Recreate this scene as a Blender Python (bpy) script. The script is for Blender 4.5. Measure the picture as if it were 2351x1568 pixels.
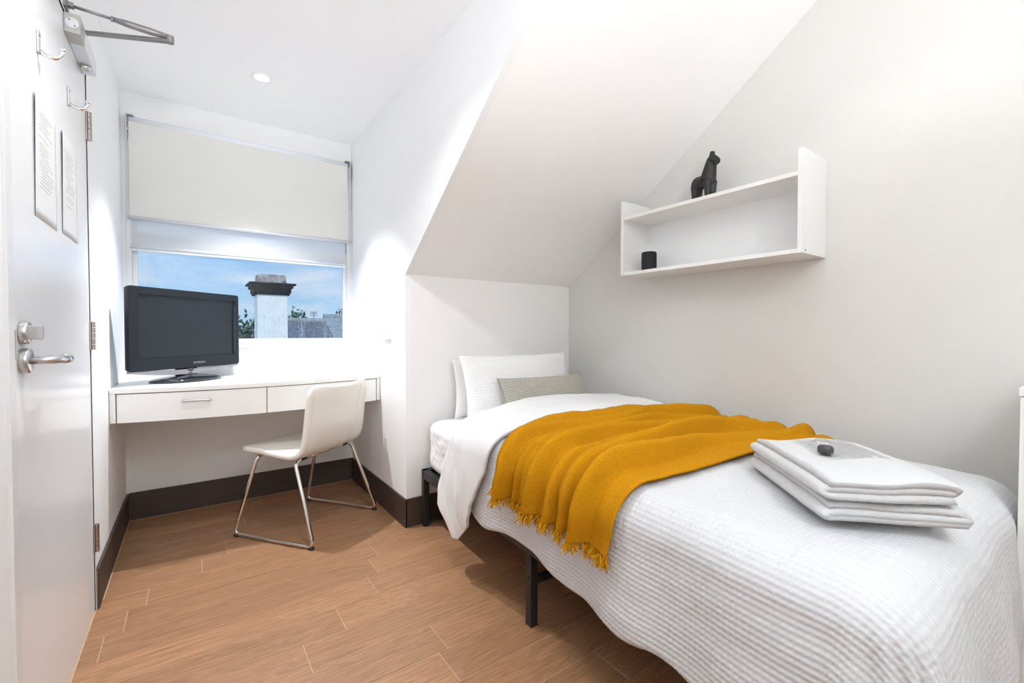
import bpy, bmesh, math, random
import numpy as np
from mathutils import Vector, Matrix

for o in list(bpy.data.objects):
    bpy.data.objects.remove(o, do_unlink=True)
S = bpy.context.scene
COL = S.collection
PI = math.pi
random.seed(7)

# ------------------------------------------------------------------ camera, sky, exposure
CAM = Vector((0.2951, -3.099, 1.0))
YAW, PITCH, FPX = 0.6212, -0.0202, 1023.87
cd = bpy.data.cameras.new('camera')
cam = bpy.data.objects.new('camera', cd)
COL.objects.link(cam)
cam.location = CAM
cam.rotation_euler = (PI / 2 + PITCH, 0, -YAW)
cd.sensor_fit = 'HORIZONTAL'
cd.sensor_width = 36
cd.lens = FPX / 2351 * 36
cd.clip_start = 0.02
S.camera = cam
S.view_settings.view_transform = 'Standard'
S.view_settings.look = 'None'
S.view_settings.gamma = 1
S.view_settings.use_curve_mapping = False
S.view_settings.exposure = 1.25
S.cycles.use_denoising = True
S.cycles.max_bounces = 9
S.cycles.diffuse_bounces = 7
S.cycles.use_adaptive_sampling = True
S.cycles.adaptive_threshold = 0.02
S.cycles.glossy_bounces = 3
S.cycles.transparent_max_bounces = 10
S.cycles.sample_clamp_indirect = 4.0
S.cycles.caustics_reflective = False
S.cycles.use_light_tree = False

SKY_STRENGTH = 0.40
w = bpy.data.worlds.new('sky')
S.world = w
w.use_nodes = True
nt = w.node_tree
nt.nodes.clear()
tc = nt.nodes.new('ShaderNodeTexCoord')
sep = nt.nodes.new('ShaderNodeSeparateXYZ')
nt.links.new(tc.outputs['Generated'], sep.inputs[0])
ramp = nt.nodes.new('ShaderNodeValToRGB')
ramp.color_ramp.elements[0].position = 0.0
ramp.color_ramp.elements[0].color = (0.50, 0.74, 0.95, 1)
ramp.color_ramp.elements[1].position = 0.26
ramp.color_ramp.elements[1].color = (0.16, 0.43, 0.86, 1)
nt.links.new(sep.outputs['Z'], ramp.inputs[0])
mp = nt.nodes.new('ShaderNodeMapping')
mp.inputs['Rotation'].default_value = (0.0, 0.5, 0.0)
mp.inputs['Scale'].default_value = (3.2, 3.2, 11.0)
nt.links.new(tc.outputs['Generated'], mp.inputs[0])
nz = nt.nodes.new('ShaderNodeTexNoise')
nz.inputs['Scale'].default_value = 1.35
nz.inputs['Detail'].default_value = 9
nz.inputs['Roughness'].default_value = 0.58
nz.inputs['Distortion'].default_value = 0.35
nt.links.new(mp.outputs[0], nz.inputs[0])
cr = nt.nodes.new('ShaderNodeValToRGB')
cr.color_ramp.elements[0].position = 0.48
cr.color_ramp.elements[0].color = (0, 0, 0, 1)
cr.color_ramp.elements[1].position = 0.76
cr.color_ramp.elements[1].color = (0.85, 0.85, 0.85, 1)
nt.links.new(nz.outputs[0], cr.inputs[0])
mx = nt.nodes.new('ShaderNodeMixRGB')
mx.inputs[2].default_value = (0.90, 0.93, 0.97, 1)
nt.links.new(cr.outputs[0], mx.inputs[0])
nt.links.new(ramp.outputs[0], mx.inputs[1])
bg = nt.nodes.new('ShaderNodeBackground')
bg.inputs[1].default_value = SKY_STRENGTH
nt.links.new(mx.outputs[0], bg.inputs[0])
wo = nt.nodes.new('ShaderNodeOutputWorld')
nt.links.new(bg.outputs[0], wo.inputs[0])

sn = bpy.data.lights.new('sun', 'SUN')
sn.energy = 0.62; sn.angle = 0.02; sn.color = (1.0, 0.96, 0.90)
so = bpy.data.objects.new('sun', sn)
COL.objects.link(so)
so.location = (-3, -6, 8)
so.rotation_euler = Vector((0.35, 0.80, -0.55)).to_track_quat('-Z', 'Y').to_euler()

# lamps: (x, y, watts, colour); the builder hangs them in the ceiling further down
LAMPS = [
    (0.588, -0.563, 2.2613, 62.0, 86, (0.93, 0.965, 1.0), 'round recessed ceiling downlight above the desk and chair'),
    (1.84, -2.62, 2.45, 4.5, 90, (1.0, 0.99, 0.97), 'round recessed ceiling downlight over the foot of the bed'),
    (0.56, -1.75, 2.2613, 17.0, 128, (0.93, 0.965, 1.0), 'round recessed ceiling downlight in the middle of the room beside the door'),
]
FILL_DOME = (0.70, -3.90, 0.17, 15.0, (0.90, 0.955, 1.0))     # added fill light, unseen opal dome: x, y, radius, radiance, colour
FILL_UPLIGHT = (0.30, -4.00, 1.30, 52.0, (0.90, 0.955, 1.0))     # added fill light, unseen uplighter: x, y, height, watts, colour

# ------------------------------------------------------------------ room numbers
XA, XR, YK, ZC, ZK, TAN, BB = 1.1754, 2.2994, -0.9374, 2.2613, 1.2956, 0.7107, 0.1462
YC = YK - (ZC - ZK) / TAN          # where the slope meets the flat ceiling
YREAR = -4.25
ZM = 2.45                          # ceiling height on the bed side
YM = YK - (ZM - ZK) / TAN
TH = 0.10

# ------------------------------------------------------------------ materials
def node_mat(name):
    m = bpy.data.materials.new(name)
    m.use_nodes = True
    return m, m.node_tree, m.node_tree.nodes['Principled BSDF']

def pmat(name, col, rough=0.5, metal=0.0, bump=0.0, bscale=200.0, var=0.0, vscale=3.0, spec=0.5, coat=0.0, sheen=0.0, stretch=None):
    m, t, b = node_mat(name)
    b.inputs['Base Color'].default_value = (*col, 1)
    b.inputs['Roughness'].default_value = rough
    b.inputs['Metallic'].default_value = metal
    b.inputs['Specular IOR Level'].default_value = spec
    if coat:
        b.inputs['Coat Weight'].default_value = coat
        b.inputs['Coat Roughness'].default_value = 0.08
    if sheen:
        b.inputs['Sheen Weight'].default_value = sheen
    c = t.nodes.new('ShaderNodeTexCoord')
    src = c.outputs['Object']
    if stretch:
        mpn = t.nodes.new('ShaderNodeMapping')
        mpn.inputs['Scale'].default_value = stretch
        t.links.new(src, mpn.inputs[0])
        src = mpn.outputs[0]
    if var:
        n = t.nodes.new('ShaderNodeTexNoise')
        n.inputs['Scale'].default_value = vscale
        n.inputs['Detail'].default_value = 2
        t.links.new(src, n.inputs[0])
        r = t.nodes.new('ShaderNodeValToRGB')
        r.color_ramp.elements[0].position = 0.3
        r.color_ramp.elements[1].position = 0.7
        r.color_ramp.elements[0].color = (*[max(0, x * (1 - var)) for x in col], 1)
        r.color_ramp.elements[1].color = (*[min(1, x * (1 + var)) for x in col], 1)
        t.links.new(n.outputs[0], r.inputs[0])
        t.links.new(r.outputs[0], b.inputs['Base Color'])
    if bump:
        n2 = t.nodes.new('ShaderNodeTexNoise')
        n2.inputs['Scale'].default_value = bscale
        n2.inputs['Detail'].default_value = 2
        t.links.new(src, n2.inputs[0])
        bp = t.nodes.new('ShaderNodeBump')
        bp.inputs['Strength'].default_value = bump
        bp.inputs['Distance'].default_value = 0.002
        t.links.new(n2.outputs[0], bp.inputs['Height'])
        t.links.new(bp.outputs[0], b.inputs['Normal'])
    return m

M = {}
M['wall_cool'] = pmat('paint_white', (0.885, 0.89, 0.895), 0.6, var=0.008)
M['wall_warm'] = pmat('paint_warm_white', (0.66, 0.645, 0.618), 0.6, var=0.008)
M['wall_knee'] = pmat('paint_soft_white', (0.88, 0.868, 0.855), 0.6, var=0.008)
M['ceil'] = pmat('paint_ceiling', (0.94, 0.942, 0.95), 0.7, var=0.006)
M['slope'] = pmat('paint_slope', (0.92, 0.915, 0.91), 0.7, var=0.006)
M['door'] = pmat('gloss_door_paint', (0.87, 0.875, 0.895), 0.22, var=0.008)
M['melamine'] = pmat('white_melamine', (0.84, 0.835, 0.82), 0.3, var=0.006)
M['plinth'] = pmat('white_plinth', (0.8, 0.8, 0.79), 0.4, var=0.01)
M['upvc'] = pmat('white_window_frame', (0.80, 0.805, 0.82), 0.3, var=0.006)
M['grout'] = pmat('cream_grout', (0.53, 0.37, 0.245), 0.8, bump=0.1, bscale=400, var=0.05, vscale=30)
M['grout_dark'] = pmat('skirting_grout', (0.20, 0.14, 0.11), 0.8, bump=0.1, bscale=400, var=0.05, vscale=30)
M['steel'] = pmat('brushed_steel', (0.62, 0.61, 0.60), 0.3, 1.0, bump=0.03, bscale=300, var=0.03)
M['hinge'] = pmat('dull_hinge_steel', (0.42, 0.37, 0.35), 0.35, 1.0, var=0.05, vscale=40)
M['chrome'] = pmat('chrome', (0.78, 0.77, 0.75), 0.08, 1.0, var=0.01)
M['closer'] = pmat('closer_silver', (0.72, 0.74, 0.77), 0.38, 0.35, var=0.02, vscale=30)
M['closer_cap'] = pmat('closer_cap_grey', (0.45, 0.44, 0.41), 0.45, 0.2, var=0.03, vscale=30)
M['arm'] = pmat('grey_arm_metal', (0.27, 0.26, 0.265), 0.4, 0.6, var=0.05, vscale=40)
M['black_metal'] = pmat('black_powder_coat', (0.012, 0.012, 0.013), 0.42, 0.0, bump=0.05, bscale=500, var=0.1, vscale=40)
M['bolt'] = pmat('dark_bolt', (0.05, 0.05, 0.055), 0.3, 0.8, var=0.05)
M['rubber'] = pmat('black_rubber', (0.02, 0.016, 0.014), 0.7, var=0.1, vscale=50)
M['tv'] = pmat('slate_black_plastic', (0.008, 0.0115, 0.016), 0.3, spec=0.22, var=0.04, vscale=20)
M['tv_back'] = pmat('matt_black_plastic', (0.016, 0.021, 0.028), 0.5, var=0.05, vscale=20)
M['screen'] = pmat('matt_lcd_screen', (0.012, 0.017, 0.022), 0.4, spec=0.22, var=0.03, vscale=6)
M['tv_trim'] = pmat('silver_trim', (0.27, 0.262, 0.285), 0.3, 0.5, var=0.02)
M['tv_base'] = pmat('gloss_black', (0.012, 0.013, 0.018), 0.06, var=0.05, vscale=20, coat=0.5)
M['letter'] = pmat('grey_lettering', (0.30, 0.31, 0.33), 0.4, var=0.02)
M['leather'] = pmat('cream_leather', (0.78, 0.74, 0.67), 0.45, bump=0.12, bscale=350, var=0.02, vscale=8)
M['stitch'] = pmat('leather_seam', (0.60, 0.56, 0.50), 0.6, var=0.03, vscale=60)
M['cotton'] = pmat('white_cotton', (0.76, 0.76, 0.765), 0.85, bump=0.12, bscale=240, var=0.01, sheen=0.1)
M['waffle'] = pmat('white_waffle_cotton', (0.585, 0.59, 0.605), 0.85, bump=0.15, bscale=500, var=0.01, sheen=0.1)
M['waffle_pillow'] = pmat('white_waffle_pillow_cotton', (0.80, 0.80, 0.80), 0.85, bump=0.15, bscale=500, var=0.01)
M['pillow_plain'] = pmat('off_white_cotton', (0.84, 0.825, 0.81), 0.85, bump=0.15, bscale=60, var=0.01)
M['knit'] = pmat('grey_beige_knit', (0.50, 0.48, 0.42), 0.9, bump=0.3, bscale=500, var=0.10, vscale=120)
_m, _t, _b = node_mat('stitch_height_knit')  # colour follows stitch height: darker in the gaps, paler on the bumps
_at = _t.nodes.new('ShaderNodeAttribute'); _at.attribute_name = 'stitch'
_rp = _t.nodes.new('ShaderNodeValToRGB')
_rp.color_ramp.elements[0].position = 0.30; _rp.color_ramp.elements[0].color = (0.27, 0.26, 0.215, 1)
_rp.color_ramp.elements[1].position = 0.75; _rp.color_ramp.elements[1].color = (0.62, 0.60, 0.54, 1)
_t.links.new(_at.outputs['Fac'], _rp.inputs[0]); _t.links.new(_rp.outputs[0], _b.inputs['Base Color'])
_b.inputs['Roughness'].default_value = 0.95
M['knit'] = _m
M['towel'] = pmat('white_terry', (0.575, 0.575, 0.58), 0.9, bump=0.5, bscale=420, var=0.012, vscale=40, sheen=0.2)
M['throw'] = pmat('mustard_boucle', (0.455, 0.203, 0.0045), 0.95, bump=1.0, bscale=420, var=0.16, vscale=330, spec=0.08)
M['fringe'] = pmat('mustard_yarn', (0.53, 0.247, 0.005), 0.9, spec=0.1, bump=0.4, bscale=300, var=0.15, vscale=120)
M['bracket'] = pmat('grey_bracket', (0.60, 0.61, 0.63), 0.35, 0.4, var=0.03)
M['blind_bar'] = pmat('pale_blind_bar', (0.72, 0.73, 0.76), 0.4, var=0.01)
M['tube'] = pmat('white_roller_tube', (0.85, 0.88, 0.93), 0.35, var=0.01)
M['cord'] = pmat('white_bead_cord', (0.82, 0.82, 0.82), 0.5, var=0.01)
M['paper'] = pmat('white_paper', (0.86, 0.86, 0.86), 0.35, var=0.01)
M['ink'] = pmat('faded_ink', (0.55, 0.55, 0.55), 0.7, var=0.05)
M['plate'] = pmat('white_switch_plastic', (0.88, 0.885, 0.89), 0.35, var=0.005)
M['slot'] = pmat('socket_slot_dark', (0.10, 0.10, 0.10), 0.6, var=0.02)
M['black_wood'] = pmat('black_carved_wood', (0.011, 0.011, 0.011), 0.55, bump=0.3, bscale=90, var=0.2, vscale=40)
M['black_cloth'] = pmat('black_mesh_fabric', (0.006, 0.006, 0.008), 0.8, bump=0.4, bscale=700, var=0.2, vscale=200)
M['lamp_trim'] = pmat('white_lamp_trim', (0.82, 0.82, 0.81), 0.4, var=0.01)
M['hair'] = pmat('dark_slate_cap', (0.035, 0.035, 0.037), 0.35, var=0.1)

# fabrics that let light through
def cloth_thin(name, col, trans, clear):
    m = bpy.data.materials.new(name)
    m.use_nodes = True
    t = m.node_tree
    t.nodes.clear()
    out = t.nodes.new('ShaderNodeOutputMaterial')
    c = t.nodes.new('ShaderNodeTexCoord')
    n = t.nodes.new('ShaderNodeTexNoise')
    n.inputs['Scale'].default_value = 350
    t.links.new(c.outputs['Object'], n.inputs[0])
    r = t.nodes.new('ShaderNodeValToRGB')
    r.color_ramp.elements[0].color = (*[x * 0.96 for x in col], 1)
    r.color_ramp.elements[1].color = (*col, 1)
    t.links.new(n.outputs[0], r.inputs[0])
    d = t.nodes.new('ShaderNodeBsdfDiffuse')
    tr = t.nodes.new('ShaderNodeBsdfTranslucent')
    cl = t.nodes.new('ShaderNodeBsdfTransparent')
    t.links.new(r.outputs[0], d.inputs[0])
    t.links.new(r.outputs[0], tr.inputs[0])
    m1 = t.nodes.new('ShaderNodeMixShader')
    m1.inputs[0].default_value = trans
    t.links.new(d.outputs[0], m1.inputs[1])
    t.links.new(tr.outputs[0], m1.inputs[2])
    m2 = t.nodes.new('ShaderNodeMixShader')
    m2.inputs[0].default_value = clear
    t.links.new(m1.outputs[0], m2.inputs[1])
    t.links.new(cl.outputs[0], m2.inputs[2])
    t.links.new(m2.outputs[0], out.inputs[0])
    return m

M['blockout'] = cloth_thin('cream_blockout_fabric', (0.79, 0.79, 0.755), 0.0, 0.0)
M['sheer'] = cloth_thin('white_sheer_fabric', (0.92, 0.92, 0.92), 0.40, 0.38)

def glassy(name, gloss, rough, tint=(1, 1, 1), bump=0.0, bscale=40):
    m = bpy.data.materials.new(name)
    m.use_nodes = True
    t = m.node_tree
    t.nodes.clear()
    out = t.nodes.new('ShaderNodeOutputMaterial')
    tr = t.nodes.new('ShaderNodeBsdfTransparent')
    tr.inputs[0].default_value = (*tint, 1)
    g = t.nodes.new('ShaderNodeBsdfGlossy')
    g.inputs['Roughness'].default_value = rough
    mix = t.nodes.new('ShaderNodeMixShader')
    mix.inputs[0].default_value = gloss
    if bump:
        c = t.nodes.new('ShaderNodeTexCoord')
        n = t.nodes.new('ShaderNodeTexNoise')
        n.inputs['Scale'].default_value = bscale
        t.links.new(c.outputs['Object'], n.inputs[0])
        bp = t.nodes.new('ShaderNodeBump')
        bp.inputs['Strength'].default_value = bump
        bp.inputs['Distance'].default_value = 0.01
        t.links.new(n.outputs[0], bp.inputs['Height'])
        t.links.new(bp.outputs[0], g.inputs['Normal'])
    t.links.new(tr.outputs[0], mix.inputs[1])
    t.links.new(g.outputs[0], mix.inputs[2])
    t.links.new(mix.outputs[0], out.inputs[0])
    return m

M['glass'] = glassy('window_glass', 0.018, 0.02, (0.98, 0.99, 1.0))
M['film'] = glassy('clear_plastic_film', 0.24, 0.10, (0.94, 0.94, 0.945), 1.0, 60)

def drop_mat():
    m = bpy.data.materials.new('dried_rain_spots')
    m.use_nodes = True
    t = m.node_tree
    t.nodes.clear()
    out = t.nodes.new('ShaderNodeOutputMaterial')
    tr = t.nodes.new('ShaderNodeBsdfTransparent')
    d = t.nodes.new('ShaderNodeBsdfTranslucent')
    d.inputs[0].default_value = (0.95, 0.97, 1, 1)
    mix = t.nodes.new('ShaderNodeMixShader')
    n = t.nodes.new('ShaderNodeTexNoise')
    n.inputs['Scale'].default_value = 90
    c = t.nodes.new('ShaderNodeTexCoord')
    t.links.new(c.outputs['Object'], n.inputs[0])
    t.links.new(n.outputs[0], mix.inputs[0])
    t.links.new(tr.outputs[0], mix.inputs[1])
    t.links.new(d.outputs[0], mix.inputs[2])
    t.links.new(mix.outputs[0], out.inputs[0])
    return m
M['drops'] = drop_mat()

def emit_mat(name, col, s):
    m = bpy.data.materials.new(name)
    m.use_nodes = True
    t = m.node_tree
    b = t.nodes['Principled BSDF']
    b.inputs['Base Color'].default_value = (*col, 1)
    b.inputs['Emission Color'].default_value = (*col, 1)
    b.inputs['Emission Strength'].default_value = s
    return m
M['lamp_glow'] = emit_mat('lit_lamp_lens', (1, 0.99, 0.97), 12.0)

# wood-look planks: grain along the object's own long axis, each piece its own tone
def plank_mat(name, c0, c1, c2, rough, axis='X', contrast=1.0):
    m, t, b = node_mat(name)
    c = t.nodes.new('ShaderNodeTexCoord')
    oi = t.nodes.new('ShaderNodeObjectInfo')
    off = t.nodes.new('ShaderNodeVectorMath')
    off.operation = 'MULTIPLY_ADD'
    comb = t.nodes.new('ShaderNodeCombineXYZ')
    for i in range(3):
        t.links.new(oi.outputs['Random'], comb.inputs[i])
    off.inputs[1].default_value = (37.0, 53.0, 11.0)
    t.links.new(comb.outputs[0], off.inputs[0])
    t.links.new(c.outputs['Object'], off.inputs[2])
    mpn = t.nodes.new('ShaderNodeMapping')
    sc = {'X': (1.6, 16.0, 16.0), 'Y': (16.0, 1.6, 16.0)}[axis]
    mpn.inputs['Scale'].default_value = sc
    t.links.new(off.outputs[0], mpn.inputs[0])
    n1 = t.nodes.new('ShaderNodeTexNoise')
    n1.inputs['Scale'].default_value = 1.0
    n1.inputs['Detail'].default_value = 5
    n1.inputs['Roughness'].default_value = 0.62
    n1.inputs['Distortion'].default_value = 1.1
    t.links.new(mpn.outputs[0], n1.inputs[0])
    # cathedral rings: folded noise
    ml = t.nodes.new('ShaderNodeMath')
    ml.operation = 'MULTIPLY'
    ml.inputs[1].default_value = 9.0
    t.links.new(n1.outputs[0], ml.inputs[0])
    pg = t.nodes.new('ShaderNodeMath')
    pg.operation = 'PINGPONG'
    pg.inputs[1].default_value = 0.5
    t.links.new(ml.outputs[0], pg.inputs[0])
    mp2 = t.nodes.new('ShaderNodeMapping')
    mp2.inputs['Scale'].default_value = {'X': (6, 170, 170), 'Y': (170, 6, 170)}[axis]
    t.links.new(off.outputs[0], mp2.inputs[0])
    n2 = t.nodes.new('ShaderNodeTexNoise')
    n2.inputs['Scale'].default_value = 1.0
    n2.inputs['Detail'].default_value = 3
    t.links.new(mp2.outputs[0], n2.inputs[0])
    ad = t.nodes.new('ShaderNodeMath')
    ad.operation = 'MULTIPLY_ADD'
    ad.inputs[1].default_value = 0.55 * contrast
    t.links.new(pg.outputs[0], ad.inputs[0])
    sb = t.nodes.new('ShaderNodeMath')
    sb.operation = 'MULTIPLY'
    sb.inputs[1].default_value = 0.75
    t.links.new(n2.outputs[0], sb.inputs[0])
    t.links.new(sb.outputs[0], ad.inputs[2])
    r = t.nodes.new('ShaderNodeValToRGB')
    r.color_ramp.elements[0].position = 0.2
    r.color_ramp.elements[0].color = (*c0, 1)
    r.color_ramp.elements[1].position = 0.8
    r.color_ramp.elements[1].color = (*c2, 1)
    e = r.color_ramp.elements.new(0.5)
    e.color = (*c1, 1)
    t.links.new(ad.outputs[0], r.inputs[0])
    hsv = t.nodes.new('ShaderNodeHueSaturation')
    mr = t.nodes.new('ShaderNodeMapRange')
    mr.inputs['To Min'].default_value = 0.90
    mr.inputs['To Max'].default_value = 1.10
    t.links.new(oi.outputs['Random'], mr.inputs[0])
    t.links.new(mr.outputs[0], hsv.inputs['Value'])
    t.links.new(r.outputs[0], hsv.inputs['Color'])
    t.links.new(hsv.outputs[0], b.inputs['Base Color'])
    b.inputs['Roughness'].default_value = rough
    bp = t.nodes.new('ShaderNodeBump')
    bp.inputs['Strength'].default_value = 0.12
    bp.inputs['Distance'].default_value = 0.001
    t.links.new(ad.outputs[0], bp.inputs['Height'])
    t.links.new(bp.outputs[0], b.inputs['Normal'])
    return m
M['plank'] = plank_mat('oak_look_plank', (0.195, 0.095, 0.043), (0.287, 0.146, 0.071), (0.363, 0.192, 0.099), 0.42, 'X', 1.25)
M['skirt_x'] = plank_mat('dark_wood_look_skirting', (0.036, 0.023, 0.017), (0.048, 0.031, 0.023), (0.060, 0.040, 0.030), 0.5, 'X')
M['skirt_y'] = plank_mat('dark_wood_look_skirting_side', (0.036, 0.023, 0.017), (0.048, 0.031, 0.023), (0.060, 0.040, 0.030), 0.5, 'Y')

# ------------------------------------------------------------------ mesh helpers
class MB:
    def __init__(s):
        s.v = []; s.f = []
    def add(s, vs, fs):
        n = len(s.v)
        s.v += [tuple(x) for x in vs]
        s.f += [tuple(i + n for i in q) for q in fs]
        return s
    def box(s, x0, x1, y0, y1, z0, z1):
        x0, x1 = sorted((x0, x1)); y0, y1 = sorted((y0, y1)); z0, z1 = sorted((z0, z1))
        return s.add([(x0, y0, z0), (x1, y0, z0), (x1, y1, z0), (x0, y1, z0), (x0, y0, z1), (x1, y0, z1), (x1, y1, z1), (x0, y1, z1)],
                     [(0, 3, 2, 1), (4, 5, 6, 7), (0, 1, 5, 4), (1, 2, 6, 5), (2, 3, 7, 6), (3, 0, 4, 7)])
    def prism(s, poly, axis, a, b):
        # poly: 2-D points; axis 'x' -> (y,z), 'y' -> (x,z), 'z' -> (x,y)
        def p3(p, t):
            return {'x': (t, p[0], p[1]), 'y': (p[0], t, p[1]), 'z': (p[0], p[1], t)}[axis]
        n = len(poly)
        vs = [p3(p, a) for p in poly] + [p3(p, b) for p in poly]
        fs = [tuple(range(n))[::-1], tuple(range(n, 2 * n))]
        fs += [(i, (i + 1) % n, n + (i + 1) % n, n + i) for i in range(n)]
        return s.add(vs, fs)
    def tube(s, pts, r, seg=10, cap=True, taper=None):
        pts = [Vector(p) for p in pts]
        n = len(pts)
        vs = []; fs = []
        up = None
        for i, p in enumerate(pts):
            if i == 0: d = pts[1] - p
            elif i == n - 1: d = p - pts[i - 1]
            else: d = (pts[i + 1] - p).normalized() + (p - pts[i - 1]).normalized()
            d.normalize()
            if up is None:
                up = d.orthogonal().normalized()
            else:
                up = (up - d * up.dot(d))
                up = up.normalized() if up.length > 1e-6 else d.orthogonal().normalized()
            sd = d.cross(up)
            rr = r if taper is None else r * taper[i]
            for k in range(seg):
                a = 2 * PI * k / seg
                vs.append(p + (up * math.cos(a) + sd * math.sin(a)) * rr)
        for i in range(n - 1):
            for k in range(seg):
                k2 = (k + 1) % seg
                fs.append((i * seg + k, i * seg + k2, (i + 1) * seg + k2, (i + 1) * seg + k))
        if cap:
            fs.append(tuple(range(seg))[::-1])
            fs.append(tuple(range((n - 1) * seg, n * seg)))
        return s.add(vs, fs)
    def lathe(s, prof, c=(0, 0, 0), axis='z', seg=24):
        # prof: (radius, height) list
        vs = []; fs = []
        c = Vector(c)
        for r, h in prof:
            for k in range(seg):
                a = 2 * PI * k / seg
                x, y = r * math.cos(a), r * math.sin(a)
                p = {'z': (x, y, h), 'x': (h, x, y), 'y': (y, h, x)}[axis]
                vs.append(c + Vector(p))
        n = len(prof)
        for i in range(n - 1):
            for k in range(seg):
                k2 = (k + 1) % seg
                fs.append((i * seg + k, i * seg + k2, (i + 1) * seg + k2, (i + 1) * seg + k))
        fs.append(tuple(range(seg))[::-1])
        fs.append(tuple(range((n - 1) * seg, n * seg)))
        return s.add(vs, fs)
    def build(s, name, mat, parent=None, smooth=False, bevel=0.0, bseg=2, sub=0, fix=False):
        me = bpy.data.meshes.new(name)
        me.from_pydata(s.v, [], s.f)
        me.update()
        return finish(name, me, mat, parent, smooth, bevel, bseg, sub, fix)

def finish(name, me, mat, parent=None, smooth=False, bevel=0.0, bseg=2, sub=0, fix=True):
    if fix:
        bm = bmesh.new(); bm.from_mesh(me)
        bmesh.ops.recalc_face_normals(bm, faces=bm.faces)
        bm.to_mesh(me); bm.free()
    o = bpy.data.objects.new(name, me)
    COL.objects.link(o)
    me.materials.append(M[mat] if isinstance(mat, str) else mat)
    if parent is not None:
        o.parent = parent
    if smooth:
        me.polygons.foreach_set('use_smooth', [True] * len(me.polygons))
    if bevel:
        b = o.modifiers.new('soft_edges', 'BEVEL')
        b.width = bevel; b.segments = bseg; b.limit_method = 'ANGLE'; b.angle_limit = 0.6
    if sub:
        d = o.modifiers.new('round', 'SUBSURF')
        d.levels = sub; d.render_levels = sub
    return o

def grid_mesh(name, P, mat, parent=None, closed_v=False, smooth=True):
    # P: (n, m, 3) array
    n, m = P.shape[:2]
    me = bpy.data.meshes.new(name)
    idx = np.arange(n * m).reshape(n, m)
    a = idx[:-1, :-1].ravel(); b = idx[1:, :-1].ravel(); c = idx[1:, 1:].ravel(); d = idx[:-1, 1:].ravel()
    F = np.stack([a, b, c, d], 1)
    if closed_v:
        F = np.concatenate([F, np.stack([idx[:-1, -1], idx[1:, -1], idx[1:, 0], idx[:-1, 0]], 1)])
    nf = len(F)
    me.vertices.add(n * m)
    me.vertices.foreach_set('co', P.reshape(-1).astype(np.float32))
    me.loops.add(nf * 4)
    me.loops.foreach_set('vertex_index', F.reshape(-1).astype(np.int32))
    me.polygons.add(nf)
    me.polygons.foreach_set('loop_start', np.arange(0, nf * 4, 4, dtype=np.int32))
    me.update(calc_edges=True)
    me.validate()
    return finish(name, me, mat, parent, smooth, fix=False)

def normals(P):
    du = np.gradient(P, axis=0); dv = np.gradient(P, axis=1)
    n = np.cross(du, dv)
    return n / (np.linalg.norm(n, axis=2, keepdims=True) + 1e-12)

_rs = np.random.RandomState(3)
def waves(x, y, freq, seed, n=7):
    r = np.random.RandomState(seed)
    out = np.zeros_like(x)
    for i in range(n):
        a = r.uniform(0, 2 * PI); f = freq * r.uniform(0.5, 1.6)
        out += np.sin((x * math.cos(a) + y * math.sin(a)) * f + r.uniform(0, 6.28))
    return out / n

def thing(name, label, cat, loc=(0, 0, 0), rz=0.0, group=None):
    o = bpy.data.objects.new(name, None)
    COL.objects.link(o)
    o.empty_display_size = 0.1
    o.location = loc
    o.rotation_euler = (0, 0, rz)
    return tag(o, label, cat, group)

def tag(o, label, cat, group=None):
    o['label'] = label; o['category'] = cat
    if group: o['group'] = group
    return o

def struct(o, label=None, cat=None):
    o['kind'] = 'structure'
    if label: o['label'] = label
    if cat: o['category'] = cat
    return o

def fillet(pts, r, n=6):
    pts = [Vector(p) for p in pts]
    out = [pts[0]]
    for i in range(1, len(pts) - 1):
        p, a, b = pts[i], pts[i - 1], pts[i + 1]
        da, db = (a - p), (b - p)
        la, lb = da.length, db.length
        da.normalize(); db.normalize()
        rr = min(r, la * 0.49, lb * 0.49)
        p0, p1 = p + da * rr, p + db * rr
        for k in range(n + 1):
            t = k / n
            out.append((1 - t) ** 2 * p0 + 2 * t * (1 - t) * p + t * t * p1)
    out.append(pts[-1])
    return out

# ------------------------------------------------------------------ room shell
fl = struct(MB().box(-0.1, XR + 0.1, YREAR - 0.1, 0.1, -0.08, -0.0013).build('floor', 'grout'), 'wood-look plank tiled floor', 'floor')
joints = {-1: .218, 0: .607, 1: .559, 2: .508, 3: .46, 4: .411, 5: .315, 6: .144, 7: .094, 8: .047, 9: .864, 10: .705, 11: .571,
          12: .942, 13: .909, 14: .66, 15: .44, 16: .83, 17: .30, 18: .55, 19: .78, 20: .1, 21: .6, 22: .4, 23: .7, 24: .2, 25: .5, 26: .8, 27: .3, 28: .1, 29: .6}
PL, PW, GAP = 0.866, 0.1403, 0.0020
for k in range(-1, 30):
    ya, yb = -0.022 - PW * k, -0.022 - PW * (k + 1)
    ya = min(ya, -0.0125); yb = max(yb, YREAR)
    if ya - yb < 0.01:
        continue
    x = joints[k] - PL * (2 if joints[k] > PL else 1)
    if k == -1:
        xs = [0.0115, .218, .705, 1.19, 1.68, 2.17, XR]
    else:
        xs = [0.0115] if yb > -0.94 else [0.0]
        q = joints[k] % PL
        while q < XR - 0.02:
            if q > 0.02: xs.append(q)
            q += PL
        xs.append(XR)
    for x0, x1 in zip(xs[:-1], xs[1:]):
        cx, cy = (x0 + x1) / 2, (ya + yb) / 2
        hx, hy = (x1 - x0 - GAP) / 2, (ya - yb - GAP) / 2
        p = MB().box(-hx, hx, -hy, hy, -0.006, 0.0).build('plank', 'plank', fl, bevel=0.0008, bseg=1)
        p.location = (cx, cy, 0.0)

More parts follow.
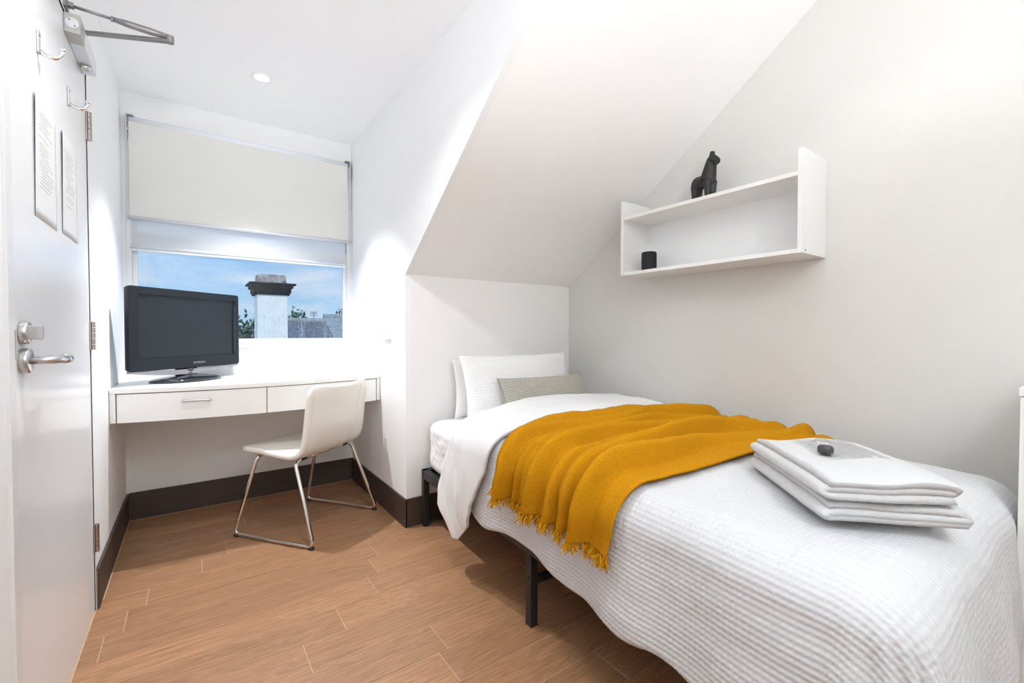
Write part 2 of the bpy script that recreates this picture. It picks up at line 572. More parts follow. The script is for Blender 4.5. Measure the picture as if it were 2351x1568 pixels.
# window wall with its opening
WX0, WX1, WZ0, WZ1 = 0.016, 1.168, 0.925, 2.135
m = MB()
m.box(-TH, XA + TH, 0, TH, -0.08, WZ0).box(-TH, XA + TH, 0, TH, WZ1, ZC + 0.1)
m.box(-TH, WX0, 0, TH, WZ0, WZ1).box(WX1, XA + TH, 0, TH, WZ0, WZ1)
struct(m.build('wall_window', 'wall_cool'), 'white wall around the window', 'wall')
# left wall with its door opening
DY0, DY1, DZ = -1.795, -0.938, 1.942
m = MB()
m.box(-TH, 0, DY1, 0, -0.08, ZC + 0.1).box(-TH, 0, YREAR, DY0, -0.08, ZC + 0.1).box(-TH, 0, DY0, DY1, DZ, ZC + 0.1)
struct(m.build('wall_left', 'wall_cool'), 'white wall with the door', 'wall')
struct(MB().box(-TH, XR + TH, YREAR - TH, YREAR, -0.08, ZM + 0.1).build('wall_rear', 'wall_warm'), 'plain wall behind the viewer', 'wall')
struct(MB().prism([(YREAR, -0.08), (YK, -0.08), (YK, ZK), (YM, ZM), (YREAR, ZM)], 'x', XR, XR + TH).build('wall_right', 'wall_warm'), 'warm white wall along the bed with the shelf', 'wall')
struct(MB().box(XA + 0.03, XR + TH, YK, YK + TH, -0.08, ZK).build('wall_knee', 'wall_knee'), 'low wall at the head of the bed', 'wall')
struct(MB().prism([(0, -0.08), (YK, -0.08), (YK, ZK), (YC, ZC), (YREAR, ZC), (YREAR, ZM + 0.1), (0, ZM + 0.1)], 'x', XA, XA + 0.03).build('wall_dormer', 'wall_cool'), 'white cheek wall of the window alcove', 'wall')
struct(MB().box(-TH, XA, YREAR - TH, 0.1, ZC, ZC + 0.1).box(XA + 0.03, XR + TH, YREAR - TH, YM, ZM, ZM + 0.1).build('ceiling', 'ceil'), 'flat white ceiling', 'ceiling')
struct(MB().prism([(YK + 0.001, ZK), (YM, ZM), (YM, ZM + 0.1), (YK + 0.1, ZK + 0.03), (YK + 0.1, ZK)], 'x', XA + 0.001, XR + TH).build('ceiling_slope', 'slope'), 'sloping ceiling over the head of the bed', 'ceiling')

# skirting tiles
def skirting(name, axis, fixed, sign, spans, label):
    root = bpy.data.objects.new(name, None)
    COL.objects.link(root)
    struct(root, label, 'baseboard')
    lo, hi = min(min(s) for s in spans), max(max(s) for s in spans)
    if axis == 'x':
        b = MB().box(lo, hi, fixed, fixed + sign * 0.006, 0, BB - 0.003)
    else:
        b = MB().box(fixed, fixed + sign * 0.006, lo, hi, 0, BB - 0.003)
    b.build('grout_bed', 'grout_dark', root)
    for a, c in spans:
        a, c = min(a, c), max(a, c)
        h = (c - a) / 2 - 0.0012
        if axis == 'x':
            o = MB().box(-h, h, 0, sign * 0.010, 0.003, BB).build('tile', 'skirt_x', root, bevel=0.0008, bseg=1)
            o.location = ((a + c) / 2, fixed, 0)
        else:
            o = MB().box(0, sign * 0.010, -h, h, 0.003, BB).build('tile', 'skirt_y', root, bevel=0.0008, bseg=1)
            o.location = (fixed, (a + c) / 2, 0)
    return root
skirting('baseboard_window', 'x', 0.0, -1, [(0.010, 0.60), (0.60, XA - 0.010)], 'dark wood-look skirting tiles under the window')
skirting('baseboard_left', 'y', 0.0, 1, [(-0.935, -0.012), ], 'dark wood-look skirting tiles between door and window wall')
skirting('baseboard_dormer', 'y', XA, -1, [(-0.10, -0.0), (YK - 0.010, -0.10)], 'dark wood-look skirting tiles on the alcove cheek wall')
skirting('baseboard_knee', 'x', YK, -1, [(XA - 0.009, 1.60), (1.60, 2.289)], 'dark wood-look skirting tiles behind the bed head')
skirting('baseboard_right', 'y', XR, -1, [(-1.80, YK - 0.012), (-2.70, -1.80), (-3.60, -2.70), (YREAR, -3.60)], 'dark wood-look skirting tiles along the bed wall')

# ------------------------------------------------------------------ downlights
for i, (lx, ly, lz, lw, lcone, lc, lab) in enumerate(LAMPS):
    t = thing('ceiling_downlight', lab, 'downlight', (lx, ly, lz))
    MB().lathe([(0.030, 0.0), (0.034, -0.004), (0.043, -0.005), (0.046, -0.003), (0.046, 0.001), (0.030, 0.001)], seg=40).build('trim_ring', 'lamp_trim', t, smooth=True)
    MB().lathe([(0.001, -0.0032), (0.030, -0.0030), (0.031, 0.0005), (0.001, 0.0006)], seg=32).build('lens', 'lamp_glow', t, smooth=True)
    ld = bpy.data.lights.new('downlight_beam', 'SPOT')
    ld.shadow_soft_size = 0.02; ld.spot_size = math.radians(lcone); ld.spot_blend = 0.6
    ld.energy = lw; ld.color = lc
    lo = bpy.data.objects.new('downlight_beam', ld)
    COL.objects.link(lo)
    lo.parent = t
    lo.location = (0, 0, -0.010)

M['opal'] = emit_mat('fill_opal_glass', FILL_DOME[4], FILL_DOME[3])
dm = thing('added_fill_dome', 'added unseen fill light, an opal dome on the ceiling near the rear wall', 'ceiling lamp', (FILL_DOME[0], FILL_DOME[1], ZC))
MB().lathe([(0.001, 0.0), (FILL_DOME[2] * 0.9, 0.0), (FILL_DOME[2] * 0.9, -0.02), (0.001, -0.02)], seg=40).build('base_plate', 'lamp_trim', dm)
MB().lathe([(FILL_DOME[2] * math.cos(a_), -0.02 - FILL_DOME[2] * 0.85 * math.sin(a_)) for a_ in [PI / 2 * k_ / 10 for k_ in range(10)]] + [(0.001, -0.02 - FILL_DOME[2] * 0.85)], seg=40).build('glass_dome', 'opal', dm, smooth=True)

fl_ = thing('added_fill_uplighter', 'added unseen fill uplighter in the rear corner on the door side', 'floor lamp', (FILL_UPLIGHT[0], FILL_UPLIGHT[1], 0.0))
hT = FILL_UPLIGHT[2]
MB().lathe([(0.001, 0.0), (0.12, 0.0), (0.125, 0.008), (0.10, 0.020), (0.02, 0.026), (0.001, 0.026)], seg=32).build('base', 'steel', fl_, smooth=True)
MB().tube([(0, 0, 0.02), (0, 0, hT - 0.12)], 0.011, 12).build('pole', 'steel', fl_, smooth=True)
MB().lathe([(0.012, hT - 0.13), (0.05, hT - 0.11), (0.11, hT - 0.05), (0.15, hT), (0.146, hT), (0.105, hT - 0.045), (0.04, hT - 0.10), (0.012, hT - 0.115)], seg=32).build('bowl', 'lamp_trim', fl_, smooth=True)
ld = bpy.data.lights.new('fill_uplight_beam', 'SPOT')
ld.shadow_soft_size = 0.10; ld.spot_size = math.radians(172); ld.spot_blend = 0.2; ld.energy = FILL_UPLIGHT[3]; ld.color = FILL_UPLIGHT[4]
lo = bpy.data.objects.new('fill_uplight_beam', ld)
COL.objects.link(lo); lo.parent = fl_
lo.location = (0, 0, hT + 0.02); lo.rotation_euler = (PI, 0, 0)

# ------------------------------------------------------------------ window
wn = bpy.data.objects.new('window_1', None)
COL.objects.link(wn)
struct(wn, 'white sliding sash window over the desk', 'window')
YG = 0.034
def rect_frame(x0, x1, z0, z1, wl, wr, wb, wt, y0, y1):
    return MB().box(x0, x1, y0, y1, z0, z0 + wb).box(x0, x1, y0, y1, z1 - wt, z1).box(x0, x0 + wl, y0, y1, z0 + wb, z1 - wt).box(x1 - wr, x1, y0, y1, z0 + wb, z1 - wt)
rect_frame(WX0, WX1, WZ0, WZ1, 0.022, 0.022, 0.022, 0.03, -0.004, 0.075).build('window_frame', 'upvc', wn, bevel=0.002)
lsash = rect_frame(WX0 + 0.022, WX1 - 0.022, WZ0 + 0.022, 1.53, 0.022, 0.022, 0.016, 0.045, 0.018, 0.045).build('lower_sash', 'upvc', wn, bevel=0.002)
MB().box(0.058, 1.126, YG, YG + 0.004, 0.962, 1.487).build('pane', 'glass', lsash)
usash = rect_frame(WX0 + 0.022, WX1 - 0.022, 1.50, WZ1 - 0.03, 0.022, 0.022, 0.04, 0.03, 0.048, 0.072).build('upper_sash', 'upvc', wn, bevel=0.002)
MB().box(0.058, 1.126, 0.058, 0.062, 1.54, 2.078).build('pane', 'glass', usash)
la = MB().box(0.545, 0.630, 0.008, 0.022, 1.528, 1.548).box(0.575, 0.600, -0.004, 0.010, 1.532, 1.544)
la.build('sash_latch', 'upvc', wn, bevel=0.002)
MB().box(WX0 - 0.006, WX1 + 0.004, -0.008, 0.006, 0.908, 0.927).build('sill_trim', 'upvc', wn, bevel=0.002)
MB().box(0.058, 1.126, 0.019, 0.034, 0.956, 0.9635).build('glazing_bead', 'blind_bar', lsash)
# rain marks on the outside of the glass
rd = random.Random(5)
m = MB()
for i in range(520):
    x = rd.uniform(0.45, 1.12)
    z = 0.965 + abs(rd.gauss(0, 0.16))
    if z > 1.40: continue
    r = rd.uniform(0.0010, 0.0024)
    l = r * rd.choice([1, 1, 1, 1.6, 3, 6]) if z < 1.15 else r
    ring = [(x + r * math.cos(a), YG + 0.0045, z + (l if math.sin(a) > 0 else r) * math.sin(a)) for a in [2 * PI * k / 7 for k in range(7)]]
    m.add(ring + [(x, YG + 0.0058, z)], [(k, (k + 1) % 7, 7) for k in range(7)])
for i in range(26):     # runs
    x = rd.choice([0.62, 0.66, 0.885, 0.70, 1.02, 0.60, 0.87]) + rd.gauss(0, 0.012); z = 0.962; zt = z + rd.uniform(0.04, 0.16)
    pts = []
    while z < zt:
        pts.append((x, YG + 0.005, z)); z += 0.012; x += rd.gauss(0, 0.0012)
    if len(pts) > 2: m.tube(pts, 0.0009, 4)
dr = m.build('rain_spots', 'drops', lsash)
dr['kind'] = 'stuff'

# ------------------------------------------------------------------ roller blinds
bl = thing('roller_blind', 'cream blockout roller blind pulled halfway down the window', 'blind', (0.59, -0.022, 1.605))
BXL, BXR = -0.556, 0.560
BT = 2.118 - 1.605
MB().box(BXL, BXR, -0.0006, 0.0006, 0.0, BT).build('blind_fabric', 'blockout', bl)
MB().tube([(BXL - 0.004, 0, 0.0), (BXR + 0.012, 0, 0.0)], 0.0095, 14).build('bottom_bar', 'blind_bar', bl, smooth=True)
for s_ in (BXL - 0.006, BXR + 0.013):
    MB().lathe([(0.0001, -0.004), (0.0105, -0.004), (0.0105, 0.004), (0.0001, 0.004)], (s_, 0, 0), 'x', 14).build('end_cap', 'bracket', bl)
MB().tube([(BXL, 0.006, BT), (BXR, 0.006, BT)], 0.0145, 16).build('roller_tube', 'tube', bl, smooth=True)
for s_, q in ((BXL - 0.008, -1), (BXR + 0.010, 1)):
    br = MB().prism([(-0.020, BT + 0.018), (0.016, BT + 0.018), (0.016, BT - 0.10), (0.0, BT - 0.115), (-0.012, BT - 0.10), (-0.020, BT - 0.02)], 'x', s_ - 0.002, s_ + 0.002)
    br.box(min(s_, s_ - q * 0.03), max(s_, s_ - q * 0.03), -0.02, 0.016, BT + 0.0155, BT + 0.018)
    b_ = br.build('bracket', 'bracket', bl, bevel=0.001)
    MB().lathe([(0.0001, -0.003), (0.009, -0.003), (0.009, 0.003), (0.0001, 0.003)], (s_ - q * 0.004, -0.004, BT - 0.055), 'x', 14).build('bracket_boss', 'bracket', b_)
MB().tube([(BXR + 0.008, -0.014, BT - 0.005), (BXR + 0.009, -0.016, BT - 0.30)], 0.0022, 6).build('chain', 'bracket', bl)
MB().tube([(BXR + 0.004, -0.012, BT - 0.02), (BXR - 0.004, -0.014, 0.05), (BXR - 0.010, -0.016, -0.10), (BXR + 0.002, -0.016, -0.205), (BXR + 0.013, -0.016, -0.10), (BXR + 0.014, -0.016, 0.12), (BXR + 0.009, -0.014, BT - 0.28)], 0.0014, 6).build('cord', 'cord', bl)

sh = thing('sheer_blind', 'white sheer roller blind showing below the cream blind', 'blind', (0.59, -0.004, 1.455))
MB().box(BXL, 0.542, -0.0004, 0.0004, 0.0, 0.62).build('blind_fabric', 'sheer', sh)
MB().tube([(BXL - 0.004, -0.002, 0.0), (0.546, -0.002, 0.0)], 0.0085, 12).build('bottom_bar', 'upvc', sh, smooth=True)
MB().box(BXL - 0.002, 0.546, -0.006, 0.002, -0.022, -0.011).build('hem_strip', 'upvc', sh, bevel=0.001)
MB().tube([(BXL, 0.0, 0.63), (0.542, 0.0, 0.63)], 0.010, 12).build('roller_tube', 'tube', sh, smooth=True)
MB().tube([(0.566, -0.010, 0.14), (0.578, -0.012, -0.02), (0.572, -0.012, -0.066), (0.566, -0.012, -0.02), (0.563, -0.010, 0.13)], 0.0013, 6).build('cord', 'cord', sh)
MB().lathe([(0.001, -0.012), (0.006, -0.010), (0.006, 0.010), (0.001, 0.012)], (0.570, -0.012, -0.062), 'z', 10).build('cord_weight', 'cord', sh)

# ------------------------------------------------------------------ door
dr1 = bpy.data.objects.new('door_1', None)
COL.objects.link(dr1)
struct(dr1, 'glossy white flush door with steel lever handle', 'door')
MB().box(-0.042, -0.002, DY0 + 0.005, DY1 - 0.0005, 0.006, DZ - 0.002).build('door_leaf', 'door', dr1, bevel=0.0015)
fr = MB().box(-0.10, 0.006, DY0 - 0.035, DY0, 0, DZ + 0.03).box(-0.10, 0.002, DY1, DY1 + 0.004, 0, DZ + 0.004).box(-0.10, 0.002, DY0, DY1, DZ, DZ + 0.004)
fr.box(-0.055, -0.043, DY0, DY0 + 0.02, 0, DZ).box(-0.055, -0.043, DY1 - 0.02, DY1, 0, DZ).box(-0.055, -0.043, DY0 + 0.02, DY1 - 0.02, DZ - 0.02, DZ)
fr.build('door_frame', 'upvc', dr1, bevel=0.001)
MB().box(-0.06, -0.056, DY0, DY1, 0, DZ).build('door_back', 'plinth', dr1)
MB().box(-0.003, 0.0065, DY0 - 0.002, DY0 + 0.004, 0.945, 1.005).build('strike_plate', 'hinge', dr1)
HY = DY1 + 0.001
for zc in (1.727, 0.988, 0.262):
    h = MB().box(-0.001, 0.002, HY - 0.012, HY + 0.010, zc - 0.05, zc + 0.05).build('hinge', 'hinge', dr1)
    for k in range(5):
        z0 = zc - 0.05 + k * 0.02
        MB().lathe([(0.001, z0 + 0.0006), (0.0072, z0 + 0.0006), (0.0072, z0 + 0.0194), (0.001, z0 + 0.0194)], (0.006, HY, 0), 'z', 14).build('knuckle', 'hinge', h, smooth=False)
LY = -1.722
lv = MB().lathe([(0.001, -0.002), (0.026, -0.002), (0.027, 0.004), (0.0265, 0.011), (0.024, 0.013), (0.001, 0.013)], (0, LY, 0.94), 'x', 32).build('lever_handle', 'steel', dr1, smooth=True, bevel=0.001)
MB().tube(fillet([(0.010, LY, 0.94), (0.050, LY, 0.94), (0.054, LY + 0.04, 0.941), (0.052, LY + 0.118, 0.938)], 0.018), 0.0085, 14, taper=None).build('lever', 'steel', lv, smooth=True)
MB().tube([(0.052, LY + 0.06, 0.940), (0.051, LY + 0.09, 0.938), (0.050, LY + 0.121, 0.937)], 0.0105, 14).build('lever_grip', 'steel', lv, smooth=True)
lk = MB().lathe([(0.001, -0.002), (0.024, -0.002), (0.025, 0.004), (0.024, 0.010), (0.022, 0.012), (0.001, 0.012)], (0, LY, 1.0), 'x', 32).build('thumb_turn', 'steel', dr1, smooth=True, bevel=0.001)
MB().box(0.010, 0.032, LY - 0.006, LY + 0.006, 0.985, 1.015).build('turn_snib', 'steel', lk, bevel=0.002)

# coat hooks
def coat_hook(y, z, label):
    t = thing('coat_hook', label, 'hook', (0.0, y, z), 0, 'chrome coat hooks on the door')
    p = MB().box(-0.002, 0.0025, -0.008, 0.008, -0.030, 0.024).build('hook_plate', 'chrome', t, bevel=0.0012)
    MB().lathe([(0.001, 0.0), (0.0035, 0.0), (0.003, 0.0012), (0.001, 0.0014)], (0.0025, 0, 0.014), 'x', 12).build('screw', 'hinge', p)
    MB().tube(fillet([(0.002, 0, -0.024), (0.012, 0, -0.033), (0.034, 0, -0.033), (0.043, 0, -0.016), (0.043, 0, -0.008)], 0.012), 0.0048, 12, taper=None).build('hook_arm', 'chrome', t, smooth=True)
    MB().lathe([(0.001, -0.006), (0.0065, -0.004), (0.0065, 0.003), (0.001, 0.006)], (0.043, 0, -0.008), 'z', 14).build('hook_tip', 'chrome', t, smooth=True)
coat_hook(-1.545, 1.705, 'chrome coat hook above the paper notice on the lever side of the door')
coat_hook(-1.222, 1.712, 'chrome coat hook on the door beside the top hinge')

# notices
def notice(y0, y1, z0, z1, seed, label):
    t = thing('paper_notice', label, 'notice', (-0.0019, (y0 + y1) / 2, z0), 0, 'paper notices on the door')
    W_, H_ = y1 - y0, z1 - z0
    n = 14
    P = np.zeros((n, n, 3))
    for i in range(n):
        for j in range(n):
            u, v = i / (n - 1), j / (n - 1)
            P[i, j] = (0.0004 + 0.005 * max(0, 1 - u * 5) ** 2 * (0.35 + 0.65 * v), -W_ / 2 + u * W_, v * H_)
    sheet = grid_mesh('sheet', P, 'paper', t)
    sd = sheet.modifiers.new('thickness', 'SOLIDIFY'); sd.thickness = 0.0005; sd.offset = 1
    r = random.Random(seed)
    m = MB()
    z = H_ * 0.90
    while z > H_ * 0.26:
        if r.random() < 0.86:
            a = -W_ / 2 + W_ * r.uniform(0.22, 0.34); b = a + W_ * r.uniform(0.25, 0.58)
            m.box(0.0009, 0.00115, a, b, z, z + 0.0022)
        z -= 0.0088
    o = m.build('printed_text', 'ink', t)
    o['kind'] = 'stuff'
notice(-1.600, -1.388, 1.275, 1.568, 1, 'white paper notice taped to the door on the lever side')
notice(-1.330, -1.122, 1.283, 1.578, 2, 'white paper notice taped to the door on the hinge side')

# door closer
t = thing('door_closer', 'silver overhead door closer with a folded grey arm', 'door closer', (0.0, -1.26, 1.885))
MB().box(-0.002, 0.034, 0.070, 0.275, 0.0, 0.055).build('body', 'closer', t, bevel=0.002)
ec = MB().box(-0.002, 0.0345, 0.0, 0.070, -0.0005, 0.0555).build('end_cap', 'closer_cap', t, bevel=0.002)
MB().lathe([(0.001, 0.001), (0.0150, 0.001), (0.0150, -0.0012), (0.001, -0.0014)], (0.0165, 0, 0.0275), 'y', 28).build('valve_disc', 'closer', ec, smooth=False)
for dx, dz in ((-0.006, 0.008), (0.006, -0.008)):
    MB().lathe([(0.0005, -0.0010), (0.0020, -0.0010), (0.0020, -0.0018), (0.0005, -0.0018)], (0.0165 + dx, 0, 0.0275 + dz), 'y', 10).build('valve_hole', 'slot', ec)
MB().lathe([(0.001, 0.001), (0.013, 0.001), (0.0145, -0.004), (0.0140, -0.012), (0.011, -0.014), (0.004, -0.014), (0.003, -0.011), (0.001, -0.011)], (0.016, 0.205, 0), 'z', 24).build('tension_knob', 'steel', t, smooth=True)
EL = Vector((0.246, 0.002, 0.060))
MB().lathe([(0.001, 0.0), (0.010, 0.0), (0.010, 0.010), (0.001, 0.010)], (0.017, 0.10, 0.055), 'z', 16).build('spindle', 'arm', t)
ma = MB()
a, b = Vector((0.012, 0.105, 0.056)), EL
d = (b - a).normalized(); nrm = Vector((-d.y, d.x, 0)).normalized()
vs = []
for p, hw in ((a, 0.009), (b, 0.009)):
    for sy in (-1, 1):
        for sz in (-0.004, 0.004):
            vs.append(p + nrm * hw * sy + Vector((0, 0, sz)))
ma.add(vs, [(0, 1, 3, 2), (4, 6, 7, 5), (0, 4, 5, 1), (2, 3, 7, 6), (0, 2, 6, 4), (1, 5, 7, 3)])
ma.build('main_arm', 'arm', t, bevel=0.0015, fix=True)
MB().lathe([(0.001, -0.005), (0.011, -0.005), (0.011, 0.017), (0.001, 0.017)], EL, 'z', 18).build('elbow_pivot', 'arm', t, bevel=0.001)
B0 = Vector((0.012, 0.010, 0.082))
E2 = EL + Vector((0, 0, 0.012))
mid = B0.lerp(E2, 0.40)
fa = MB().tube([mid, B0.lerp(E2, 0.55), B0.lerp(E2, 0.8), E2], 0.0085, 10, taper=[0.75, 1.15, 1.2, 0.9]).build('forearm', 'arm', t, smooth=True)
MB().tube([B0, mid], 0.0042, 10).build('adjusting_rod', 'arm', fa, smooth=True)
MB().tube([B0.lerp(E2, 0.385), B0.lerp(E2, 0.41)], 0.0080, 10).build('lock_nut', 'arm', fa)
MB().box(-0.001, 0.006, -0.015, 0.03, 0.066, 0.10).box(0.004, 0.020, 0.0, 0.018, 0.076, 0.088).build('frame_bracket', 'arm', t, bevel=0.001)

# ------------------------------------------------------------------ desk
DT, DBOT = 0.757, 0.610
dk = thing('wall_desk', 'white bow-fronted built-in desk with two drawers under the window', 'desk', (0.0, 0.0, 0.0))
YE, SAG = -0.560, 0.088
def front(x, off=0.0):
    c = XA / 2
    return YE - SAG * (1 - ((x - c) / c) ** 2) + off
xs = [0.0015 + (XA - 0.003) * i / 28 for i in range(29)]
MB().prism([(x, front(x)) for x in xs] + [(XA - 0.0015, -0.0015), (0.0015, -0.0015)], 'z', DT - 0.020, DT).build('desk_top', 'melamine', dk, bevel=0.0015)
def curved_panel(x0, x1, z0, z1, off, th):
    q = [x0 + (x1 - x0) * i / 16 for i in range(17)]
    return MB().prism([(x, front(x, off)) for x in q] + [(x, front(x, off + th)) for x in reversed(q)], 'z', z0, z1)
curved_panel(0.0015, 0.022, DBOT, DT - 0.020, 0.004, 0.5).build('side_panel', 'melamine', dk, bevel=0.001)
curved_panel(XA - 0.022, XA - 0.0015, DBOT, DT - 0.020, 0.004, 0.5).build('side_panel', 'melamine', dk, bevel=0.001)
MB().box(0.022, XA - 0.022, -0.50, -0.02, DBOT + 0.01, DT - 0.021).build('drawer_case', 'melamine', dk)
for x0, x1 in ((0.026, 0.5835), (0.5875, XA - 0.026)):
    d_ = curved_panel(x0, x1, DBOT - 0.001, DT - 0.024, 0.006, 0.018).build('drawer', 'melamine', dk, bevel=0.0012)
    xc = (x0 + x1) / 2
    pts = fillet([(xc - 0.050, front(xc - 0.05) + 0.008, 0.694), (xc - 0.050, front(xc - 0.05) - 0.018, 0.694), (xc + 0.050, front(xc + 0.05) - 0.018, 0.694), (xc + 0.050, front(xc + 0.05) + 0.008, 0.694)], 0.008)
    MB().tube(pts, 0.0042, 10).build('handle', 'steel', d_, smooth=True)

# ------------------------------------------------------------------ television
TVW, TVH = 0.596, 0.388
ang = math.atan2(0.398, 0.444)
tv = thing('television', 'dark flat-screen television on a glossy oval stand on the desk', 'television', (0.273, -0.293, DT), ang)
ZB = 0.822 - DT
def rrect(x0, x1, z0, z1, r, n=5):
    out = []
    for cx, cz, a0 in ((x1 - r, z1 - r, 0), (x0 + r, z1 - r, 90), (x0 + r, z0 + r, 180), (x1 - r, z0 + r, 270)):
        for k in range(n + 1):
            a = math.radians(a0 + 90 * k / n)
            out.append((cx + r * math.cos(a), cz + r * math.sin(a)))
    return out
ow, oh = TVW / 2, TVH
outer = rrect(-ow, ow, ZB, ZB + oh, 0.012)
inner = rrect(-ow + 0.045, ow - 0.030, ZB + 0.058, ZB + oh - 0.034, 0.001)
m = MB()
n = len(outer)
bow = lambda p: 0.008 * (1 - (p[0] / ow) ** 2) if p[1] < ZB + 0.05 else 0
vs = [(p[0], -0.002, p[1] - bow(p)) for p in outer] + [(p[0], -0.022, p[1] - bow(p)) for p in outer] + [(p[0], -0.022, p[1]) for p in inner] + [(p[0], -0.014, p[1]) for p in inner]
fs = []
for L in range(3):
    for k in range(n):
        fs.append((L * n + k, L * n + (k + 1) % n, (L + 1) * n + (k + 1) % n, (L + 1) * n + k))
fs.append(tuple(range(n))[::-1])
m.add(vs, fs)
m.build('bezel', 'tv', tv, bevel=0.002, fix=True)
MB().box(-ow + 0.044, ow - 0.029, -0.0155, -0.010, ZB + 0.057, ZB + oh - 0.033).build('screen', 'screen', tv)
MB().box(ow - 0.034, ow - 0.030, -0.0225, -0.0145, ZB + 0.06, ZB + oh - 0.06).build('speaker_slot', 'tv_back', tv)
bk = MB()
q0 = rrect(-ow + 0.004, ow - 0.004, ZB + 0.004, ZB + oh - 0.004, 0.01)
q1 = rrect(-ow + 0.10, ow - 0.10, ZB + 0.04, ZB + oh - 0.08, 0.03)
vs = [(p[0], -0.004, p[1]) for p in q0] + [(p[0], 0.010, p[1]) for p in q0] + [(p[0], 0.062, p[1]) for p in q1]
fs = []
for L in range(2):
    for k in range(n):
        fs.append((L * n + k, L * n + (k + 1) % n, (L + 1) * n + (k + 1) % n, (L + 1) * n + k))
fs += [tuple(range(n))[::-1], tuple(range(2 * n, 3 * n))]
bk.add(vs, fs)
bk.build('back_shell', 'tv_back', tv, bevel=0.003, fix=True)
q = [-ow + 0.006 + (TVW - 0.012) * i / 20 for i in range(21)]
MB().prism([(x, ZB - 0.008 * (1 - (x / ow) ** 2) + 0.002) for x in q] + [(x, ZB - 0.006 - 0.026 * (1 - (x / ow) ** 2)) for x in reversed(q)], 'y', -0.018, 0.006).build('chrome_trim', 'tv_trim', tv, bevel=0.001)
nk_ = MB().lathe([(0.045, -0.012), (0.034, 0.0), (0.030, 0.02), (0.034, 0.050)], (0, 0.012, 0.022), 'z', 24)
nk_.v = [(x * 1.7, y, z) for x, y, z in nk_.v]
nk_.build('neck', 'tv_base', tv, smooth=True)
bs = MB().lathe([(0.001, 0.0), (0.100, 0.0), (0.108, 0.005), (0.107, 0.012), (0.085, 0.020), (0.05, 0.027), (0.03, 0.030), (0.001, 0.031)], (0, 0, 0), 'z', 48)
bs.v = [(x * 1.62, y * 1.12 + 0.005, z) for x, y, z in bs.v]
bs.build('stand_base', 'tv_base', tv, smooth=True)
fc = bpy.data.curves.new('lettering', 'FONT')
fc.body = 'SAMSUNG'; fc.size = 0.0145; fc.align_x = 'CENTER'; fc.extrude = 0.0003; fc.space_character = 1.05
fo = bpy.data.objects.new('lettering_source', fc)
COL.objects.link(fo)
bpy.context.view_layer.update()
lm = bpy.data.meshes.new_from_object(fo.evaluated_get(bpy.context.evaluated_depsgraph_get()))
bpy.data.objects.remove(fo, do_unlink=True)
lo = finish('logo_lettering', lm, 'letter', tv, fix=False)
lo.rotation_euler = (PI / 2, 0, 0)
lo.location = (0.045, -0.0228, ZB + 0.020)

# ------------------------------------------------------------------ chair
ch = thing('side_chair', 'cream leather chair with chrome sled legs at the desk', 'chair', (0.787, -0.5835, 0.0), math.atan2(0.6, 0.8))
# local: x = lateral (towards the bed), y = forward (towards the window)
prof = [(0.232, 0.420), (0.215, 0.428), (0.12, 0.424), (0.02, 0.413), (-0.06, 0.405), (-0.105, 0.408), (-0.138, 0.425), (-0.155, 0.460), (-0.163, 0.52), (-0.172, 0.60), (-0.182, 0.68), (-0.192, 0.738)]
# resample
def resample(pts, n):
    P = np.array(pts); d = np.r_[0, np.cumsum(np.linalg.norm(np.diff(P, axis=0), axis=1))]
    t = np.linspace(0, d[-1], n)
    out = np.stack([np.interp(t, d, P[:, k]) for k in range(P.shape[1])], 1)
    for _ in range(2):
        out[1:-1] = 0.25 * out[:-2] + 0.5 * out[1:-1] + 0.25 * out[2:]
    return out, d[-1] * np.linspace(0, 1, n), d[-1]
pr, sd_, LT = resample(prof, 40)
NB = 19
HWc = 0.222
P = np.zeros((40, NB, 3))
for i in range(40):
    s_ = sd_[i]
    de = min(s_, LT - s_)
    r = 0.045
    hw = HWc if de > r else HWc - r + math.sqrt(max(0, r * r - (r - de) ** 2))
    hw *= 1.0 - 0.03 * max(0, (s_ / LT - 0.55)) / 0.45
    back = min(1, max(0, (pr[i, 1] - 0.42) / 0.12))
    for j in range(NB):
        b_ = -1 + 2 * j / (NB - 1)
        x = hw * b_
        P[i, j] = (x, pr[i, 0] - 0.035 * back * (1 - b_ * b_), pr[i, 1] - 0.008 * (1 - back) * (1 - b_ * b_) + 0.012 * (s_ / LT > 0.97) * b_ * b_)
shell = grid_mesh('seat_shell', P, 'leather', ch)
so = shell.modifiers.new('padding', 'SOLIDIFY'); so.thickness = 0.026; so.offset = 0
be = shell.modifiers.new('round', 'BEVEL'); be.width = 0.009; be.segments = 3; be.limit_method = 'ANGLE'; be.angle_limit = 1.0
Nn = normals(P)
def seam(bcol, i0, i1, side):
    pts = []
    for i in range(i0, i1):
        j = bcol if not callable(bcol) else bcol(i)
        j0 = int(j); f_ = j - j0; j1 = min(NB - 1, j0 + 1)
        p = P[i, j0] * (1 - f_) + P[i, j1] * f_; nn = Nn[i, j0]
        pts.append(p + nn * 0.0132 * side)
    return MB().tube(pts, 0.0009, 5)
sgn = -1 if Nn[35, 9][1] > 0 else 1
seam(lambda i: 14.5 - 2.2 * (39 - i) / 20, 16, 39, sgn).build('seam', 'stitch', shell)
seam(lambda i: 1.0, 8, 38, sgn).build('seam', 'stitch', shell)
seam(lambda i: 17.0, 8, 38, sgn).build('seam', 'stitch', shell)
R0 = 0.0085
